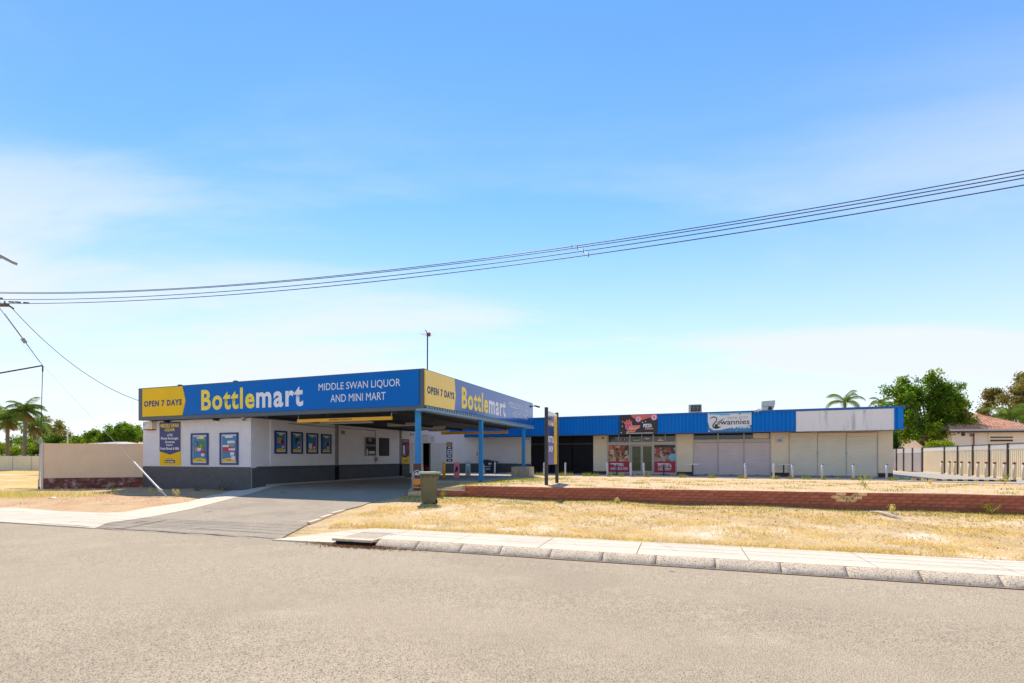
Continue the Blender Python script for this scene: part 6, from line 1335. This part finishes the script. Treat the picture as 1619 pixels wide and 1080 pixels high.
# weeds along the paving edge
e = RNG.uniform(-22, 0, 9000); b = -3.05+RNG.normal(size=9000)*.14; k = vnoise(e, e*.3, 4.7, 3)+.8*vnoise(e, e, 11, 5)*RNG.random(9000) > .55; e, b = e[k], b[k]; P_ = np.stack([LB.P.x+LB.d.x*e+LB.v.x*b, LB.P.y+LB.d.y*e+LB.v.y*b], 1)
blades('paving_weeds', 'green weeds along the edge of the shop paving', P_, lambda x, y: .60, .05, .30, 'blade_green', .012, .5)
P_ = np.concatenate([RNG.normal(size=(26, 2))*[.35, .2]+gpx(x, y, h_ground) for x, y in [(a, 783+RNG.uniform(-2, 4)) for a in RNG.uniform(-40, 185, 60)]])
P_ = np.concatenate([P_, np.concatenate([RNG.normal(size=(60, 2))*[.6, .35]+gpx(x, y, h_ground) for x, y in [(a, 784+RNG.uniform(-3, 4)) for a in RNG.uniform(-60, 75, 30)]])])
blades('tall_dry_grass', 'tall pale dry grass on the bare soil in front of the tan wall', P_, h_ground, .05, .32, 'blade_pale', .009, .6)
def weed(label, base, h, w, m, seed):
    rs = np.random.default_rng(seed); t = thing('weed', label, 'weed', WF, base, None); bb = np.array(base); mb = MB(); cs = []
    for i in range(8):
        an = rs.random()*6.28; tip_ = Vector(base)+Vector((math.cos(an)*w*rs.random(), math.sin(an)*w*rs.random(), h*rs.uniform(.6, 1))); mb.tube([Vector(base), Vector(base).lerp(tip_, .5)+Vector((0, 0, .04)), tip_], [.006, .005, .003], 5); 
        for k in range(3): cs.append(Vector(base).lerp(tip_, .35+.32*k))
    mb.build('stem', 'blade_pale', t); co, qd = leaves([c[:] for c in cs], [w*.16]*len(cs), 170, .02); fast_mesh('foliage', co-bb, qd, m, t)
for i, (px, py, zf, h, w, m, lab) in enumerate([(1368, 772, h_terrace, .50, .35, 'blade_green', 'tall green weed on the terrace above the broken bricks'), (350, 776, h_ground, .35, .5, 'leaf_dark', 'low dark weed at the foot of the shop wall by the path'), (243, 783, h_ground, .35, .25, 'blade_pale', 'dry seed-headed weed left of the stay anchor'), (281, 786, h_ground, .28, .18, 'blade_pale', 'dry weed just right of the stay anchor'), (1410, 812, h_ground, .22, .1, 'blade_pale', 'single dry stalk at the foot of the brick wall'), (1567, 813, h_ground, .24, .2, 'blade_green', 'weed at the foot of the wall near the right picture edge'), (1588, 768, h_terrace, .42, .3, 'blade_green', 'leaning weed by the striped kerb'), (700, 788, h_ground, .22, .16, 'blade_green', 'weed against the stepped wall end beside the bin'), (977, 795, h_ground, .16, .1, 'blade_pale', 'small dry stalk below the middle of the wall'), (1470, 765, h_terrace, .2, .3, 'blade_pale', 'pale grass clump on the terrace near the right fence'), (178, 778.5, h_ground, .25, .3, 'leaf_mid', 'small green weed in front of the tan wall'), (311, 778, h_ground, .22, .35, 'leaf_dark', 'dark weed against the charcoal base wall'), (376, 770, h_ground, .5, .25, 'leaf_dark', 'upright dark weed near the street wall corner')]):
    p = gpx(px, py, zf); weed(lab, (p.x, p.y, zf(p.x, p.y)), h, w, m, 40+i)
def litter(name, label, pts, zf, size):
    n = len(pts); z = np.array([zf(float(a), float(b)) for a, b in pts])+.012; p = np.concatenate([pts, z[:, None]], 1); a = RNG.normal(size=(n, 3))*[1, 1, .25]; a /= np.linalg.norm(a, axis=1)[:, None]; b = np.cross(a, [0, 0, 1]); s = size*(.5+RNG.random(n))[:, None]
    co = np.stack([p-a*s, p+b*s*.4, p+a*s+[0, 0, .01], p-b*s*.4], 1).reshape(-1, 3); o = fast_mesh(name, co, np.arange(4*n).reshape(n, 4), 'litter'); tag(o, label, 'leaf litter', kind='stuff')
P_ = scatter_rd(9000, -5, 17, 2.0, 8.3, lambda s, t, x, y: in_verge(s, t, x, y) & (RNG.random(len(x)) < np.clip((t-1.2)/6, 0, 1)**1.3)); litter('leaf_litter', 'dead leaves scattered over the dry lawn below the wall', P_, h_ground, .028)
e = RNG.normal(size=900)*.55-1.1; b = -.10+RNG.normal(size=900)*.09; k = b < .02; P_ = np.stack([RD.P.x+RD.d.x*e+RD.v.x*b, RD.P.y+RD.d.y*e+RD.v.y*b], 1)[k]; litter('gutter_leaves', 'brown leaf litter heaped in the gutter by the drain pit', P_, lambda x, y: .012, .028)
P_ = scatter_rw(700, -1, 22, .2, 9, lambda a, b, x, y: RNG.random(len(x)) < .8); litter('terrace_litter', 'scattered dead leaves on the sandy terrace', P_, h_terrace, .04)
P_ = np.concatenate([RNG.normal(size=(8, 2))*[1.2, .4]+gpx(x, y, h_ground) for x, y in [(RNG.uniform(0, 300), RNG.uniform(785, 800)) for _ in range(110)]]); litter('soil_litter', 'dark twigs and leaves on the orange soil', P_, h_ground, .03)
# fallen branch below the wall, crumpled paper on the soil
p0, p1 = gpx(1375, 811, h_ground), gpx(1424, 822, h_ground); t = thing('fallen_branch', 'bleached fallen branch lying at the foot of the brick wall', 'branch', WF, (p0.x, p0.y, .34)); pts = []
for i in range(7): f = i/6; p = p0.lerp(p1, f); pts.append((p.x+.03*math.sin(f*7), p.y, h_ground(p.x, p.y)+.03+.03*math.sin(f*3)))
MB().tube(pts, [.015, .03, .035, .04, .035, .03, .012], 7).build('limb', 'deadwood', t); MB().tube([pts[4], (pts[4][0]+.25, pts[4][1]-.02, pts[4][2]+.02)], [.02, .008], 6).build('twig', 'deadwood', t)
p = gpx(83, 789, h_ground); t = thing('paper_scrap', 'crumpled white paper scrap on the orange soil', 'litter', WF, (p.x, p.y, .1)); mb = MB(); z = h_ground(p.x, p.y)+.02
mb.add([(p.x-.18, p.y, z), (p.x-.02, p.y-.09, z+.05), (p.x+.17, p.y-.02, z+.01), (p.x+.03, p.y+.10, z+.06), (p.x-.1, p.y+.07, z+.03)], [(0, 1, 4), (1, 2, 3), (1, 3, 4)]); mb.build('sheet', 'paper', t)
